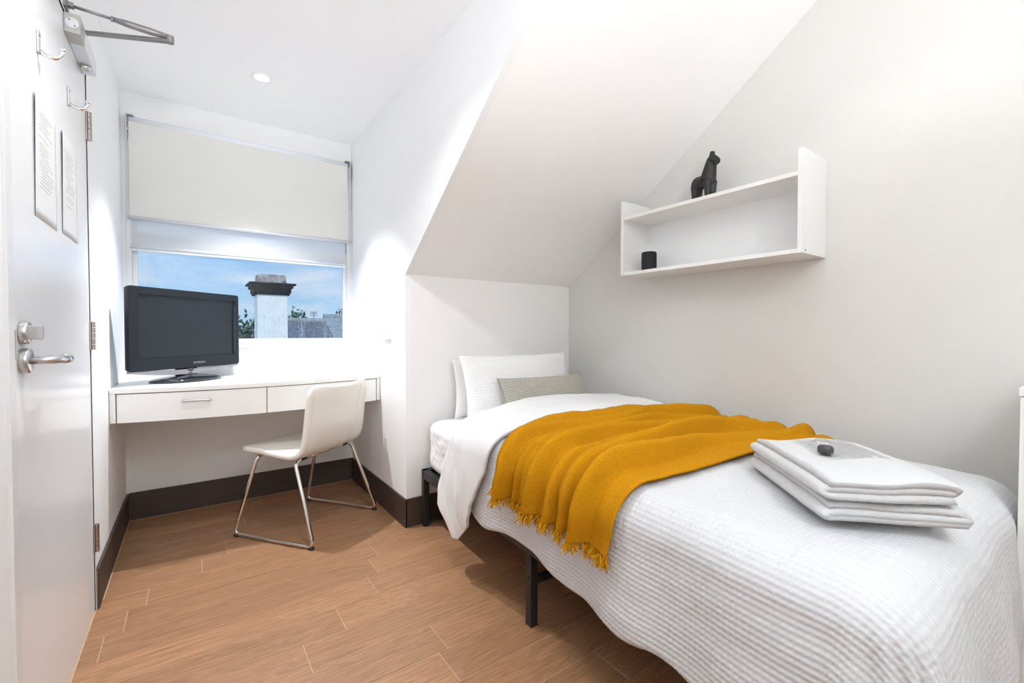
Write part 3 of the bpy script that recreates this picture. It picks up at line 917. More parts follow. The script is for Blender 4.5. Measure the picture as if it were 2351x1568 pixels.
for s_ in (-1, 1):
    xf, xt = s_ * 0.243, s_ * 0.205
    pts = fillet([(s_ * 0.10, -0.095, 0.388), (xt, -0.098, 0.386), (xf, -0.238, R0 + 0.004), (xf, 0.238, R0 + 0.004), (xt, 0.128, 0.396), (s_ * 0.10, 0.125, 0.400)], 0.038, 8)
    lg = MB().tube(pts, R0, 14).build('sled_leg', 'chrome', ch, smooth=True)
    for y in (-0.212, 0.212):
        MB().box(xf - 0.008, xf + 0.008, y - 0.012 + (0.012 if y > 0 else -0.012), y + 0.012 + (0.012 if y > 0 else -0.012), 0.0005, 0.011).build('glide', 'rubber', lg, bevel=0.002)
for y, z in ((-0.095, 0.388), (0.125, 0.400)):
    cb = MB().tube([(-0.10, y, z), (0.10, y, z)], R0, 14).build('crossbar', 'chrome', ch, smooth=True)
    for s_ in (-1, 1):
        MB().box(s_ * 0.150 - 0.018, s_ * 0.150 + 0.018, y - 0.012, y + 0.012, z - 0.008, z + 0.012).build('clip', 'rubber', cb, bevel=0.002)

# ------------------------------------------------------------------ power socket
so_ = thing('power_socket', 'white double power socket on the alcove cheek wall', 'socket', (XA, -0.682, 1.0))
MB().box(-0.013, 0.002, -0.058, 0.058, -0.036, 0.036).build('plate', 'plate', so_, bevel=0.003)
for y in (-0.028, 0.028):
    MB().box(-0.016, -0.012, y - 0.007, y + 0.007, 0.010, 0.024).build('rocker_switch', 'plate', so_, bevel=0.001)
    for dy, dz in ((-0.008, -0.006), (0.008, -0.006), (0.0, -0.020)):
        MB().box(-0.0136, -0.0125, y + dy - 0.0012, y + dy + 0.0012, dz - 0.004, dz + 0.004).build('slot', 'slot', so_)

# ------------------------------------------------------------------ bed frame (local frame: x across, y towards the foot = -y world)
BTH = math.atan2(0.0414, 0.999)
BW, BL = 0.93, 1.885
bed_loc = Vector((1.252, -0.957, 0.0))
bed_rz = -BTH       # local -y runs towards the foot
def bedw(u, v, z=0.0):
    # u across from the left edge, v from the head towards the foot -> local coords of bed things
    return (u, -v, z)
bf = thing('bed_frame', 'black metal single bed frame under the white bedding', 'bed', bed_loc, bed_rz)
LEGS = [(0.0, 0.0), (BW, 0.0), (0.0, 0.955), (BW, 0.955), (0.0, BL), (BW, BL)]
RT = 0.292
for (u, v) in LEGS:
    w_ = 0.030
    u0 = 0.0 if u == 0 else BW - w_
    v0 = min(max(v - w_ / 2, 0), BL - w_)
    lg = MB().box(u0, u0 + w_, -v0 - w_, -v0, 0.0, RT - (0.0 if v in (0.0, BL) else 0.045)).build('leg', 'black_metal', bf, bevel=0.002)
    for z in (0.225, 0.165) if v not in (0.0, BL) else (0.25, 0.215):
        MB().lathe([(0.001, 0.0), (0.005, 0.0), (0.004, 0.002), (0.001, 0.0025)], (0, 0, 0), 'x', 12).build('bolt', 'bolt', lg).matrix_local = Matrix.Translation((u0 - 0.002 if u == 0 else u0 + w_, -v0 - w_ / 2, z))
for u in (0.0, BW - 0.030):
    MB().box(u, u + 0.030, -BL, 0.0, RT - 0.045, RT).build('side_rail', 'black_metal', bf, bevel=0.002)
for v in (0.0, BL - 0.030):
    MB().box(0.030, BW - 0.030, -v - 0.030, -v, RT - 0.045, RT).build('end_rail', 'black_metal', bf, bevel=0.002)
    MB().box(0.028, BW - 0.028, -v - 0.022, -v - 0.008, 0.02, 0.035).build('foot_bar', 'black_metal', bf, bevel=0.002)
for v in [0.12 + 0.165 * k for k in range(11)]:
    MB().box(0.028, BW - 0.028, -v - 0.025, -v + 0.025, RT - 0.030, RT - 0.004).build('slat', 'black_metal', bf, bevel=0.002)
MB().box(0.028, BW - 0.028, -0.965, -0.945, 0.140, 0.165).build('cross_brace', 'black_metal', bf, bevel=0.002)
MB().box(BW / 2 - 0.012, BW / 2 + 0.012, -BL + 0.02, -0.02, RT - 0.055, RT - 0.032).build('centre_rail', 'black_metal', bf, bevel=0.002)

def to_arr(u, v, z):
    return np.stack([u, -v, z], -1)

# ------------------------------------------------------------------ mattress
MT = 0.548
mz = thing('mattress', 'single mattress in a creased white fitted sheet', 'mattress', bed_loc + Vector((0, 0, 0)), bed_rz)
def rounded_slab(W0, W1, L0, L1, z0, z1, r, n=90, k=26, flat=6):
    # closed profile swept as superellipse rings: rows from the bottom centre to the top centre
    rows = []
    cx, cy = (W0 + W1) / 2, (L0 + L1) / 2
    hx, hy = (W1 - W0) / 2, (L1 - L0) / 2
    # perimeter param
    th = np.linspace(0, 2 * PI, n * 4, endpoint=False)
    c, s = np.cos(th), np.sin(th)
    e = 0.12
    px = np.sign(c) * np.abs(c) ** e; py = np.sign(s) * np.abs(s) ** e
    prof = [(0.0, z0), (0.3, z0), (0.7, z0)]
    out = []
    for t_ in np.linspace(-PI / 2, 0, 6):
        out.append((math.cos(t_) * r - r, z0 + r + math.sin(t_) * r))
    for q in np.linspace(0, 1, k)[1:-1]:
        out.append((0.0, z0 + r + (z1 - z0 - 2 * r) * q))
    for t_ in np.linspace(0, PI / 2, 8):
        out.append((math.cos(t_) * r - r, z1 - r + math.sin(t_) * r))
    P = []
    for f_, z in prof: P.append(np.stack([cx + px * (hx - r) * f_, cy + py * (hy - r) * f_, np.full_like(px, z)], -1))
    for o_, z in out: P.append(np.stack([cx + px * (hx + o_), cy + py * (hy + o_), np.full_like(px, z)], -1))
    for f_ in (0.95, 0.85, 0.7, 0.5, 0.3, 0.1, 0.0): P.append(np.stack([cx + px * (hx - r) * f_, cy + py * (hy - r) * f_, np.full_like(px, z1)], -1))
    return np.array(P)
P = rounded_slab(0.008, BW - 0.004, 0.006, BL - 0.004, RT + 0.001, MT, 0.05)
zz = P[..., 2]
sidew = np.clip((MT - 0.01 - zz) / 0.05, 0, 1) * np.clip((zz - RT - 0.02) / 0.04, 0, 1)
per = P[..., 0] * 1.0 + P[..., 1] * 1.0
wr = waves(per * 1.0 + zz * 0.25, zz, 55, 11) * 0.007 + waves(per, zz * 2.0, 120, 12) * 0.003
ctr = np.array([(BW) / 2, BL / 2])
dx = P[..., 0] - ctr[0]; dy = P[..., 1] - ctr[1]
isx = np.abs(np.abs(dx) - BW / 2) < 0.06
P[..., 0] += np.where(isx, np.sign(dx), 0) * (wr * sidew - 0.004 * sidew)
P[..., 1] += np.where(~isx, np.sign(dy), 0) * (wr * sidew - 0.004 * sidew)
topw = np.clip((zz - MT + 0.02) / 0.02, 0, 1)
P[..., 2] += waves(P[..., 0], P[..., 1], 22, 14) * 0.002 * topw
P[..., 1] *= -1
grid_mesh('fitted_sheet', P, 'cotton', mz, closed_v=True)

# ------------------------------------------------------------------ duvet
def ztop(u, v):
    base = MT + 0.082 - 0.030 * np.clip((v - 0.75) / 1.1, 0, 1)
    edge = 0.016 * (0.5 + 0.5 * np.cos(PI * np.clip((u - BW / 2) / (BW / 2 - 0.045), -1, 1)))
    return base + edge + 0.006 * waves(u, v, 9, 21)
RECT = (0.035, BW - 0.045, -5.0, BL - 0.03)
RD = 0.085
def drape(a, b, lift=0.0, hem=None, curl=0.016, R=RD, rect=RECT):
    R = R + lift
    u0, u1, v0, v1 = rect
    cu = np.clip(a, u0, u1); cv = np.clip(b, v0, v1)
    ex, ey = a - cu, b - cv
    dd = np.hypot(ex, ey)
    nx, ny = ex / (dd + 1e-9), ey / (dd + 1e-9)
    extra = np.zeros_like(dd)
    if hem is not None:
        extra = np.clip(dd - hem, 0, PI * curl)
        dd = np.minimum(dd, hem)
    an = np.minimum(dd / R, PI / 2)
    hor = R * np.sin(an)
    drop = R * (1 - np.cos(an)) + np.maximum(0, dd - R * PI / 2)
    hor = hor - curl * (1 - np.cos(extra / curl)); drop = drop + curl * np.sin(extra / curl)
    hang = np.clip(drop / 0.30, 0, 1)
    side = waves(b * np.abs(nx) + a * np.abs(ny), drop * 0.3, 13, 23) * 0.030 * hang ** 1.3
    hor = hor + side
    # the foot end billows outwards more on the open side of the bed
    flare = 0.105 * np.clip(1 - cu / BW, 0, 1) * hang ** 0.7 * np.abs(ny)
    u = cu + nx * hor; v = cv + ny * (hor + flare)
    z = ztop(cu, cv) + lift - drop
    return u, v, z, hang

dv = thing('duvet', 'white waffle-weave duvet spread over the bed', 'duvet', bed_loc, bed_rz)
V0 = 0.60                               # head edge of the covered part
step = 0.0031
aa = np.arange(-0.44, BW + 0.30, step)
bb = np.arange(V0, BL + 0.47, step)
A, Bm = np.meshgrid(aa, bb, indexing='ij')
hem = 0.376 + 0.010 * np.sin(Bm * 11) + 0.006 * np.sin(Bm * 27 + 1) + 0.016 * np.clip((Bm - 1.0) / 0.9, 0, 1) + 0.11 * np.clip((Bm - BL + 0.10) / 0.22, 0, 1)
# scale cloth coordinates so that the last rows curl under
U, Vv, Z, H = drape(A, Bm, 0.0, hem)
Z = np.maximum(Z, 0.05)
P = to_arr(U, Vv, Z)
N = normals(P)
if N[len(aa) // 2, len(bb) // 3, 2] < 0: N = -N
pitch = 0.0128
ra = (0.5 + 0.5 * np.cos(2 * PI * A / pitch)) ** 2
rb = (0.5 + 0.5 * np.cos(2 * PI * Bm / pitch)) ** 2
tex = np.maximum(ra, rb * 0.85) + 0.25 * waves(A, Bm, 260, 31)
wrk = 0.006 * waves(A, Bm, 16, 32) + 0.003 * waves(A, Bm, 38, 33)
P = P + N * (0.0024 * tex + wrk)[..., None]
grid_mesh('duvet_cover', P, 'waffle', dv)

# turned-back top of the duvet: smooth side out, rolled lip towards the pillows
na, nb = 260, 90
a_ = np.linspace(0, 1, na)[:, None]; b_ = np.linspace(0, 1, nb)[None, :]
A = np.broadcast_to(a_, (na, nb)); Bp = np.broadcast_to(b_, (na, nb))
def fold_edges(a):      # head edge and inner edge of the fold, in v, against cloth a
    hl = np.interp(a, [-.42, -.30, -.20, -.10, 0.0, 0.08, 0.2, 0.35, 0.5, 0.75, 0.95], [.40, .415, .45, .515, .545, .525, .47, .425, .40, .395, .47])
    il = np.interp(a, [-.52, -.42, -.30, -.15, 0.0, 0.95], [.585, .64, .70, .785, .83, .83])
    return hl, il
left = np.interp(Bp, [0, 0.3, 0.5, 0.72, 0.85, 1.0], [-.375, -.375, -.42, -.475, -.47, -.40])
Acl = left + (BW + 0.10 - left) * A
hl, il = fold_edges(Acl)
# profile across v: the first 30% rolls round the lip, the rest lies flat on the duvet
t0 = 0.30
lipR = 0.040
ph = np.clip(Bp / t0, 0, 1) * PI                 # 0 = underside, pi = top
flat = np.clip((Bp - t0) / (1 - t0), 0, 1)
vv = np.where(Bp < t0, hl + lipR * (1 - np.sin(ph)), hl + lipR + (il - hl - lipR) * flat)
lift = np.where(Bp < t0, -lipR * (1 + np.cos(ph)) * 1.0 + 0.030, 0.030 - 0.020 * flat ** 2.5)
hang0 = np.clip(-Acl / 0.2, 0, 1)
lift = lift + 0.012 * waves(Acl, vv, 12, 41) * (Bp >= t0) + 0.005 * hang0
U, Vv, Z, H = drape(Acl, vv, 0.0)
P = to_arr(U, Vv, Z)
# move along the drape normal by lift
eps = 1e-3
U2, V2, Z2, _ = drape(Acl + eps, vv); U3, V3, Z3, _ = drape(Acl, vv + eps)
du = to_arr(U2, V2, Z2) - P; dvv = to_arr(U3, V3, Z3) - P
N = np.cross(dvv, du); N /= np.linalg.norm(N, axis=2, keepdims=True) + 1e-12
if N[na // 2, nb // 2, 2] < 0: N = -N
P = P + N * lift[..., None] + N * ((0.006 * waves(Acl * 0.35, vv, 60, 42) + 0.003 * waves(Acl * 0.3, vv, 150, 43)) * np.clip(H + 0.45, 0, 1))[..., None]
fo_ = grid_mesh('turned_fold', P, 'cotton', dv)
sm = fo_.modifiers.new('thickness', 'SOLIDIFY'); sm.thickness = 0.014; sm.offset = -1

# ------------------------------------------------------------------ throw blanket
tb = thing('throw_blanket', 'mustard yellow fringed throw laid across the bed', 'blanket', bed_loc, bed_rz)
na, nb = 560, 300
TW0, TW1 = 0.852, 1.470
a_ = np.linspace(0, 1, na)[:, None]; b_ = np.linspace(0, 1, nb)[None, :]
left = -0.168 - 0.010 * np.sin(b_ * 5 + 0.5) - 0.022 * b_
A = left + (BW + 0.03 - left) * a_
A = np.broadcast_to(A, (na, nb)).copy()
an_ = (A + 0.20) / (BW + 0.23)
v0 = TW0 + 0.020 * np.sin(an_ * 7 + 0.4) + 0.018 * np.sin(an_ * 15) - 0.024 * (np.clip(0.35 - an_, 0, 1) / 0.35) ** 2
v1 = TW1 + 0.012 * np.sin(an_ * 6 + 2) - 0.085 * (np.clip(0.50 - an_, 0, 1) / 0.50) ** 2 + 0.03 * np.clip((an_ - 0.30) / 0.7, 0, 1) ** 2
Bc = v0 + (v1 - v0) * b_
FOLDS = [  # fraction at the hanging end, fraction mid, fraction at the wall, height, head-side width, foot-side width
    (0.03, 0.02, 0.04, 0.010, 0.05, 0.05),
    (0.13, 0.17, 0.24, 0.026, 0.055, 0.022),
    (0.25, 0.30, 0.36, 0.016, 0.045, 0.018),
    (0.44, 0.42, 0.50, 0.022, 0.060, 0.026),
    (0.57, 0.53, 0.57, 0.014, 0.040, 0.020),
    (0.70, 0.66, 0.68, 0.031, 0.060, 0.024),
    (0.83, 0.83, 0.84, 0.028, 0.055, 0.020),
    (0.99, 0.98, 0.97, 0.004, 0.05, 0.03),
]
ht = np.zeros((na, nb))
t3 = np.broadcast_to(a_, (na, nb))
for k, (f0, f1, f2, hgt, wa, wb_) in enumerate(FOLDS):
    fm = (1 - t3) * (1 - t3) * f0 + 2 * t3 * (1 - t3) * (2 * f1 - (f0 + f2) / 2) + t3 * t3 * f2
    fm = fm + 0.014 * np.sin(t3 * 11 + k * 1.9) + 0.006 * np.sin(t3 * 23 + k)
    d = b_ - fm
    wid = np.where(d < 0, wa * 0.8, wb_ * 0.85) * (1 + 0.25 * np.sin(t3 * 9 + k * 2.3))
    amp = 2.0 * hgt * (0.80 + 0.35 * np.sin(t3 * 6.5 + k * 2.1)) * (1 - 0.25 * t3)
    ht = np.maximum(ht, amp * np.exp(-(d / wid) ** 2)) + 0.12 * amp * np.exp(-(d / wid) ** 2)
for _ in range(4):
    ht[:, 1:-1] = 0.25 * ht[:, :-2] + 0.5 * ht[:, 1:-1] + 0.25 * ht[:, 2:]
for _ in range(14):
    ht[1:-1] = 0.25 * ht[:-2] + 0.5 * ht[1:-1] + 0.25 * ht[2:]
ht += 0.0022 * waves(A, Bc, 40, 51) + 0.0010 * waves(A, Bc, 480, 52, 12) + 0.0007 * waves(A, Bc, 900, 53, 12)
lift0 = 0.012
U, Vv, Z, H = drape(A, Bc, 0.0)
P0 = to_arr(U, Vv, Z)
U2, V2, Z2, _ = drape(A + eps, Bc); U3, V3, Z3, _ = drape(A, Bc + eps)
N = np.cross(to_arr(U3, V3, Z3) - P0, to_arr(U2, V2, Z2) - P0); N /= np.linalg.norm(N, axis=2, keepdims=True) + 1e-12
if N[na // 2, nb // 2, 2] < 0: N = -N
wr0 = 0.006 * waves(A, Bc, 16, 32) + 0.003 * waves(A, Bc, 38, 33)
# lies over the fold's inner edge
_, il_ = fold_edges(A)
over = 0.022 * np.clip((il_ + 0.05 - Bc) / 0.06, 0, 1)
P = P0 + N * (lift0 + ht + np.maximum(wr0, 0) + over)[..., None]
tw = grid_mesh('throw_cloth', P, 'throw', tb)
sm = tw.modifiers.new('thickness', 'SOLIDIFY'); sm.thickness = 0.007; sm.offset = -1
rd = random.Random(9)
m = MB()
for i in range(0, 620):
    j = min(nb - 1, int(i / 619 * (nb - 1)))
    p = Vector(P[0, j]); q = Vector(P[6, j]); nn = Vector(N[0, j])
    d = (p - q).normalized()
    L = rd.uniform(0.030, 0.055)
    pts = [p - d * 0.006 + nn * rd.uniform(-0.005, 0.002)]
    cur = pts[0].copy(); dirn = d.copy()
    for k in range(5):
        dirn = (dirn + Vector((rd.gauss(0, 0.22), rd.gauss(0, 0.30), rd.gauss(0, 0.18) - 0.12)) + nn * 0.02).normalized()
        cur = cur + dirn * L / 5
        pts.append(cur.copy())
    m.tube(pts, 0.0019, 5, taper=[1.1, 1, 1, 0.95, 0.85, 0.5])
fr_ = m.build('fringe', 'fringe', tb, smooth=True)
fr_['kind'] = 'stuff'

# ------------------------------------------------------------------ pillows
def pillow(name, label, cat, W_, H_, T, loc, rz, lean, mat, tex=None, res=(120, 80), roll=0.0, puff=2.4, seed=1, part='pillow_case'):
    t = thing(name, label, cat, loc, rz)
    s = np.linspace(-1, 1, res[0])[:, None]; q = np.linspace(-1, 1, res[1])[None, :]
    Sg = np.broadcast_to(s, res); Q = np.broadcast_to(q, res)
    x = W_ / 2 * Sg * (1 - 0.050 * (1 - Q ** 2)); z = H_ / 2 * Q * (1 - 0.055 * (1 - Sg ** 2))
    th = T / 2 * (np.clip(1 - np.abs(Sg) ** puff, 0, 1) ** 0.62) * (np.clip(1 - np.abs(Q) ** puff, 0, 1) ** 0.62)
    edge = np.clip(1 - np.maximum(np.abs(Sg), np.abs(Q)), 0, 0.12) / 0.12
    rr = np.random.RandomState(seed)
    wr = (0.005 * waves(x, z, 22, seed) + 0.0025 * waves(x, z, 55, seed + 1)) * edge
    def tx(x, z):
        if tex == 'waffle':
            p_ = 0.0145
            return 0.0022 * np.maximum((0.5 + 0.5 * np.cos(2 * PI * x / p_)) ** 2, (0.5 + 0.5 * np.cos(2 * PI * z / p_)) ** 2) * edge
        if tex == 'knit':
            pu, pv = 0.0105, 0.0088
            row = np.floor(z / pv)
            xo = x + (row % 2) * pu / 2
            return 0.0045 * np.abs(np.sin(PI * xo / pu)) ** 0.8 * np.abs(np.sin(PI * z / pv)) ** 0.8 * np.clip(edge * 3, 0, 1)
        return 0
    F = np.stack([x, -th - wr - tx(x, z), z], -1)
    Bk = np.stack([x, th + wr * 0.5, z], -1)
    # sag: lower half fuller
    for K in (F, Bk):
        K[..., 1] *= (1.0 + 0.18 * (-Q))
    c, sn = math.cos(lean), math.sin(lean)
    parts = np.concatenate([F, Bk[:, ::-1]], 1)
    cr_, sr_ = math.cos(roll), math.sin(roll)
    X = parts[..., 0] * cr_ - parts[..., 2] * sr_; Zr = parts[..., 0] * sr_ + parts[..., 2] * cr_
    Y = parts[..., 1]
    Zr = Zr + H_ / 2
    parts = np.stack([X, Y * c + Zr * sn, -Y * sn + Zr * c], -1)
    # rest flat on what carries it
    parts[..., 2] -= parts[..., 2].min()
    o = grid_mesh(part, parts, mat, t, closed_v=True)
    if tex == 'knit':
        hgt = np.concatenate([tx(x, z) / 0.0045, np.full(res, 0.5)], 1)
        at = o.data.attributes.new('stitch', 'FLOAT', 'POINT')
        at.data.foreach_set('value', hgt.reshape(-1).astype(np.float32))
    return t, o
pillow('pillow', 'plain off-white pillow leaning on the wall behind the waffle pillow', 'pillow', 0.69, 0.310, 0.115, (1.752, -1.035, MT), -0.02, 0.09, 'pillow_plain', seed=4)
pillow('pillow', 'white waffle-weave pillow standing behind the grey cushion', 'pillow', 0.705, 0.345, 0.115, (1.748, -1.190, MT), -0.03, 0.26, 'waffle_pillow', 'waffle', (230, 130), seed=7, roll=0.0)
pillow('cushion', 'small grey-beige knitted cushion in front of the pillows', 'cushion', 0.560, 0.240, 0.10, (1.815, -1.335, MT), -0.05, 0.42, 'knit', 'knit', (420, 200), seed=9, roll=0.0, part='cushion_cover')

# ------------------------------------------------------------------ towels
def towel(label, cx, cy, z, L, W_, layers, th, rz, seed, wob):
    t = thing('folded_towel', label, 'towel', (cx, cy, z), rz, 'folded towels on the bed')
    # centre line of the folded sheet in the (x, z) plane, rounded fold on the -x side, extruded along y
    rg = random.Random(seed)
    pts = []
    hw = W_ / 2
    for k in range(layers):
        zc = th * (k + 0.5)
        ins = rg.uniform(0.006, 0.022)
        xl, xr = -hw + th * 0.55, hw - ins
        seq = [(xl + (xr - xl) * i / 18, zc) for i in range(19)]
        if k % 2 == 1: seq = seq
        else: seq = seq[::-1]
        pts += seq
        if k < layers - 1:
            x_end = seq[-1][0]; s_ = -1 if k % 2 == 0 else 1
            for a in (30, 60, 90, 120, 150):
                a = math.radians(a)
                pts.append((x_end + s_ * math.sin(a) * th * 0.55, zc + th / 2 - math.cos(a) * th / 2))
    C2 = np.array(pts)
    d = np.gradient(C2, axis=0); d /= np.linalg.norm(d, axis=1, keepdims=True) + 1e-9
    nrm = np.stack([-d[:, 1], d[:, 0]], 1)
    hth = th * 0.49
    loop = np.concatenate([C2 + nrm * hth, (C2 - nrm * hth)[::-1]])
    # wavy compression, kept the same for every layer
    ny = 60
    ys = np.linspace(-L / 2, L / 2, ny)
    P = np.zeros((ny, len(loop), 3))
    Htot = th * layers
    for i, y in enumerate(ys):
        e = min(1.0, (L / 2 - abs(y)) / 0.012)
        x = loop[:, 0]; zz = loop[:, 1]
        sag = wob * (np.sin(x * 22 + 1.2 + seed) * 0.6 + np.sin(x * 41 + y * 5) * 0.4) * (zz / Htot)
        droop = -0.003 * (zz / Htot) * np.clip(x / hw, 0, 1) ** 2 + 0.005 * (zz / Htot) * (1 - (x / hw) ** 2) - 0.010 * (zz / Htot) * (2 * abs(y) / L) ** 6
        sh_ = 1 - 0.25 * (1 - e) ** 2
        x = x * (1 - 0.035 * (2 * abs(y) / L) ** 14)
        P[i] = np.stack([x, np.full_like(x, y) + 0.006 * np.sin(zz * 140 + seed) + 0.004 * np.sin(x * 18 + seed), (zz + sag + droop) * 1.0], -1)
    P[..., 2] += 0.0012 * waves(P[..., 0] * 1.0, P[..., 1], 300, seed)
    o = grid_mesh('towel_cloth', P, 'towel', t, closed_v=True)
    # close the two folded ends
    bm = bmesh.new(); bm.from_mesh(o.data)
    bm.verts.ensure_lookup_table()
    nl = len(loop)
    for row in (0, ny - 1):
        vs = [bm.verts[row * nl + k] for k in range(nl)]
        half = nl // 2
        for k in range(half - 1):
            a, b = k, k + 1
            c, e_ = nl - 1 - k, nl - 2 - k
            try: bm.faces.new((vs[a], vs[b], vs[e_], vs[c]))
            except ValueError: pass
    bmesh.ops.recalc_face_normals(bm, faces=bm.faces)
    for f_ in bm.faces: f_.smooth = True
    bm.to_mesh(o.data); bm.free()
    return t
trz = math.atan2(0.68, 0.73) - PI / 2      # long side direction
TCX, TCY = 1.525, -2.712
TRZ = math.radians(-43.5)
TZ = 0.630
towel('white folded towel at the bottom of the pair on the duvet', TCX - 0.004, TCY + 0.006, TZ, 0.37, 0.262, 3, 0.0135, TRZ, 3, 0.003)
towel('white folded towel on top of the pair, under the plastic bag', TCX - 0.010, TCY + 0.008, TZ + 0.0440, 0.362, 0.250, 3, 0.0143, TRZ, 5, 0.005)

# plastic bag with a small dark cap inside, on the towels
ZT = TZ + 0.0440 + 0.0470
bgt = thing('plastic_bag', 'small clear plastic bag lying on the top towel', 'bag', (1.545, -2.690, ZT), math.radians(-43.5))
n = 40
s = np.linspace(-1, 1, n)[:, None]; q = np.linspace(-1, 1, n)[None, :]
Sg = np.broadcast_to(s, (n, n)); Q = np.broadcast_to(q, (n, n))
x = 0.062 * Sg; y = 0.085 * Q
pf = np.clip(1 - Sg ** 2, 0, 1) * np.clip(1 - Q ** 2, 0, 1)
bump_ = np.exp(-(((x + 0.030) / 0.022) ** 2 + ((y - 0.010) / 0.022) ** 2))
top = 0.003 + 0.004 * pf + 0.019 * bump_ + 0.0022 * np.abs(waves(x, y, 130, 61)) + 0.0015 * waves(x, y, 260, 62)
P = np.stack([x, y, top], -1)
grid_mesh('bag_film', P, 'film', bgt)
cp = thing('bottle_cap', 'small dark round cap inside the plastic bag on the towels', 'cap', (1.478, -2.688, ZT + 0.001), 0.3)
c_ = MB().lathe([(0.001, 0.0), (0.0145, 0.0), (0.0158, 0.002), (0.0158, 0.013), (0.0145, 0.0155), (0.001, 0.016)], (0, 0, 0), 'z', 28).build('cap_body', 'hair', cp, smooth=True, bevel=0.0008)
MB().lathe([(0.0140, 0.0152), (0.0130, 0.0168), (0.0112, 0.0168), (0.0106, 0.0154)], (0, 0, 0), 'z', 28).build('cap_rim', 'hair', cp, smooth=True)

# ------------------------------------------------------------------ wall shelf
SX0, SX1, SY0, SY1, SZ0, SZ1 = 2.085, XR - 0.001, -2.394, -1.556, 1.289, 1.668
sf = thing('wall_shelf', 'white two-board wall shelf unit above the bed', 'shelf', (XR, (SY0 + SY1) / 2, SZ0))
ox, oy, oz = XR, (SY0 + SY1) / 2, SZ0
def sbox(x0, x1, y0, y1, z0, z1):
    return MB().box(x0 - ox, x1 - ox, y0 - oy, y1 - oy, z0 - oz, z1 - oz)
rp = sbox(SX0, SX1, SY0, SY0 + 0.016, SZ0, SZ1).build('side_panel', 'melamine', sf, bevel=0.0008)
MB().lathe([(0.0003, 0.0), (0.0035, 0.0), (0.0035, -0.0006), (0.0003, -0.0006)], (SX0 + 0.03 - ox, SY0 - oy, 0.012), 'y', 12).build('screw_hole', 'slot', rp)
sbox(SX0, SX1, SY1 - 0.016, SY1, SZ0, SZ1).build('side_panel', 'melamine', sf, bevel=0.0008)
sbox(SX0 + 0.002, SX1, SY0 + 0.016, SY1 - 0.016, SZ0 + 0.001, SZ0 + 0.017).build('shelf_board', 'melamine', sf, bevel=0.0008)
sbox(SX0 + 0.002, SX1, SY0 + 0.016, SY1 - 0.016, 1.571, 1.587).build('shelf_board', 'melamine', sf, bevel=0.0008)
sbox(SX1 - 0.006, SX1, SY0 + 0.016, SY1 - 0.016, SZ0 + 0.017, 1.571).build('back_panel', 'wall_cool', sf)

# horse figurine: one carved body
hz = thing('horse_figurine', 'small black carved wooden horse on top of the shelf', 'figurine', (2.195, -1.945, 1.587), math.radians(-108))
m = MB()
def ell(c, r, seg=14, rng=10):
    vs = []; fs = []
    for i in range(rng + 1):
        ph = PI * i / rng
        for k in range(seg):
            th = 2 * PI * k / seg
            vs.append((c[0] + r[0] * math.sin(ph) * math.cos(th), c[1] + r[1] * math.sin(ph) * math.sin(th), c[2] + r[2] * math.cos(ph)))
    for i in range(rng):
        for k in range(seg):
            fs.append((i * seg + k, (i + 1) * seg + k, (i + 1) * seg + (k + 1) % seg, i * seg + (k + 1) % seg))
    m.add(vs, fs)
# x forward
ell((-0.002, 0, 0.099), (0.058, 0.027, 0.031))
ell((-0.036, 0, 0.096), (0.035, 0.029, 0.036))
ell((0.036, 0, 0.100), (0.027, 0.025, 0.033))
m.tube([(0.026, 0, 0.098), (0.034, 0, 0.130), (0.044, 0, 0.165), (0.048, 0, 0.186)], 0.030, 14, taper=[1.15, 1.0, 0.82, 0.64])
m.tube([(0.040, 0, 0.186), (0.058, 0, 0.178), (0.076, 0, 0.166), (0.084, 0, 0.161)], 0.0215, 12, taper=[0.8, 1.0, 0.84, 0.68])
m.tube([(0.046, 0, 0.184), (0.052, 0, 0.206), (0.054, 0, 0.216)], 0.0115, 10, taper=[1.2, 1.0, 0.85])
for sx, sy in ((-0.045, -0.012), (-0.045, 0.012), (0.040, -0.014), (0.040, 0.014)):
    bx = 0.0
    m.tube([(sx, sy, 0.090), (sx + bx, sy, 0.055), (sx + bx, sy * 1.1, 0.020), (sx + bx, sy * 1.1, 0.0)], 0.0140, 10, taper=[1.35, 1.05, 0.85, 0.88])
hb = m.build('carved_body', 'black_wood', hz, smooth=True)
rm = hb.modifiers.new('carve', 'REMESH'); rm.mode = 'VOXEL'; rm.voxel_size = 0.0028; rm.use_smooth_shade = True
sm = hb.modifiers.new('soften', 'SMOOTH'); sm.factor = 0.5; sm.iterations = 4

cy_ = thing('cylinder_speaker', 'black fabric cylinder speaker on the lower shelf board', 'speaker', (2.172, -1.665, SZ0 + 0.017))
MB().lathe([(0.001, 0.0), (0.034, 0.0), (0.0365, 0.003), (0.0368, 0.05), (0.0365, 0.092), (0.034, 0.0975), (0.030, 0.0985), (0.001, 0.0985)], seg=40).build('fabric_body', 'black_cloth', cy_, smooth=True, bevel=0.0006)
MB().lathe([(0.001, 0.0980), (0.026, 0.0982), (0.025, 0.0995), (0.001, 0.0995)], seg=32).build('top_cap', 'rubber', cy_)

# ------------------------------------------------------------------ low cabinet at the foot of the bed
cb_ = thing('low_cabinet', 'plain white low cabinet at the foot of the bed', 'cabinet', (1.90, -2.9395, 0.0))
MB().box(0.004, 0.385, -0.72, -0.002, 0.05, 0.846).build('carcass', 'melamine', cb_, bevel=0.001)
MB().box(0.0, 0.386, -0.724, 0.0, 0.848, 0.868).build('cabinet_top', 'melamine', cb_, bevel=0.001)
MB().box(0.02, 0.37, -0.70, -0.02, 0.0, 0.05).build('plinth', 'plinth', cb_)

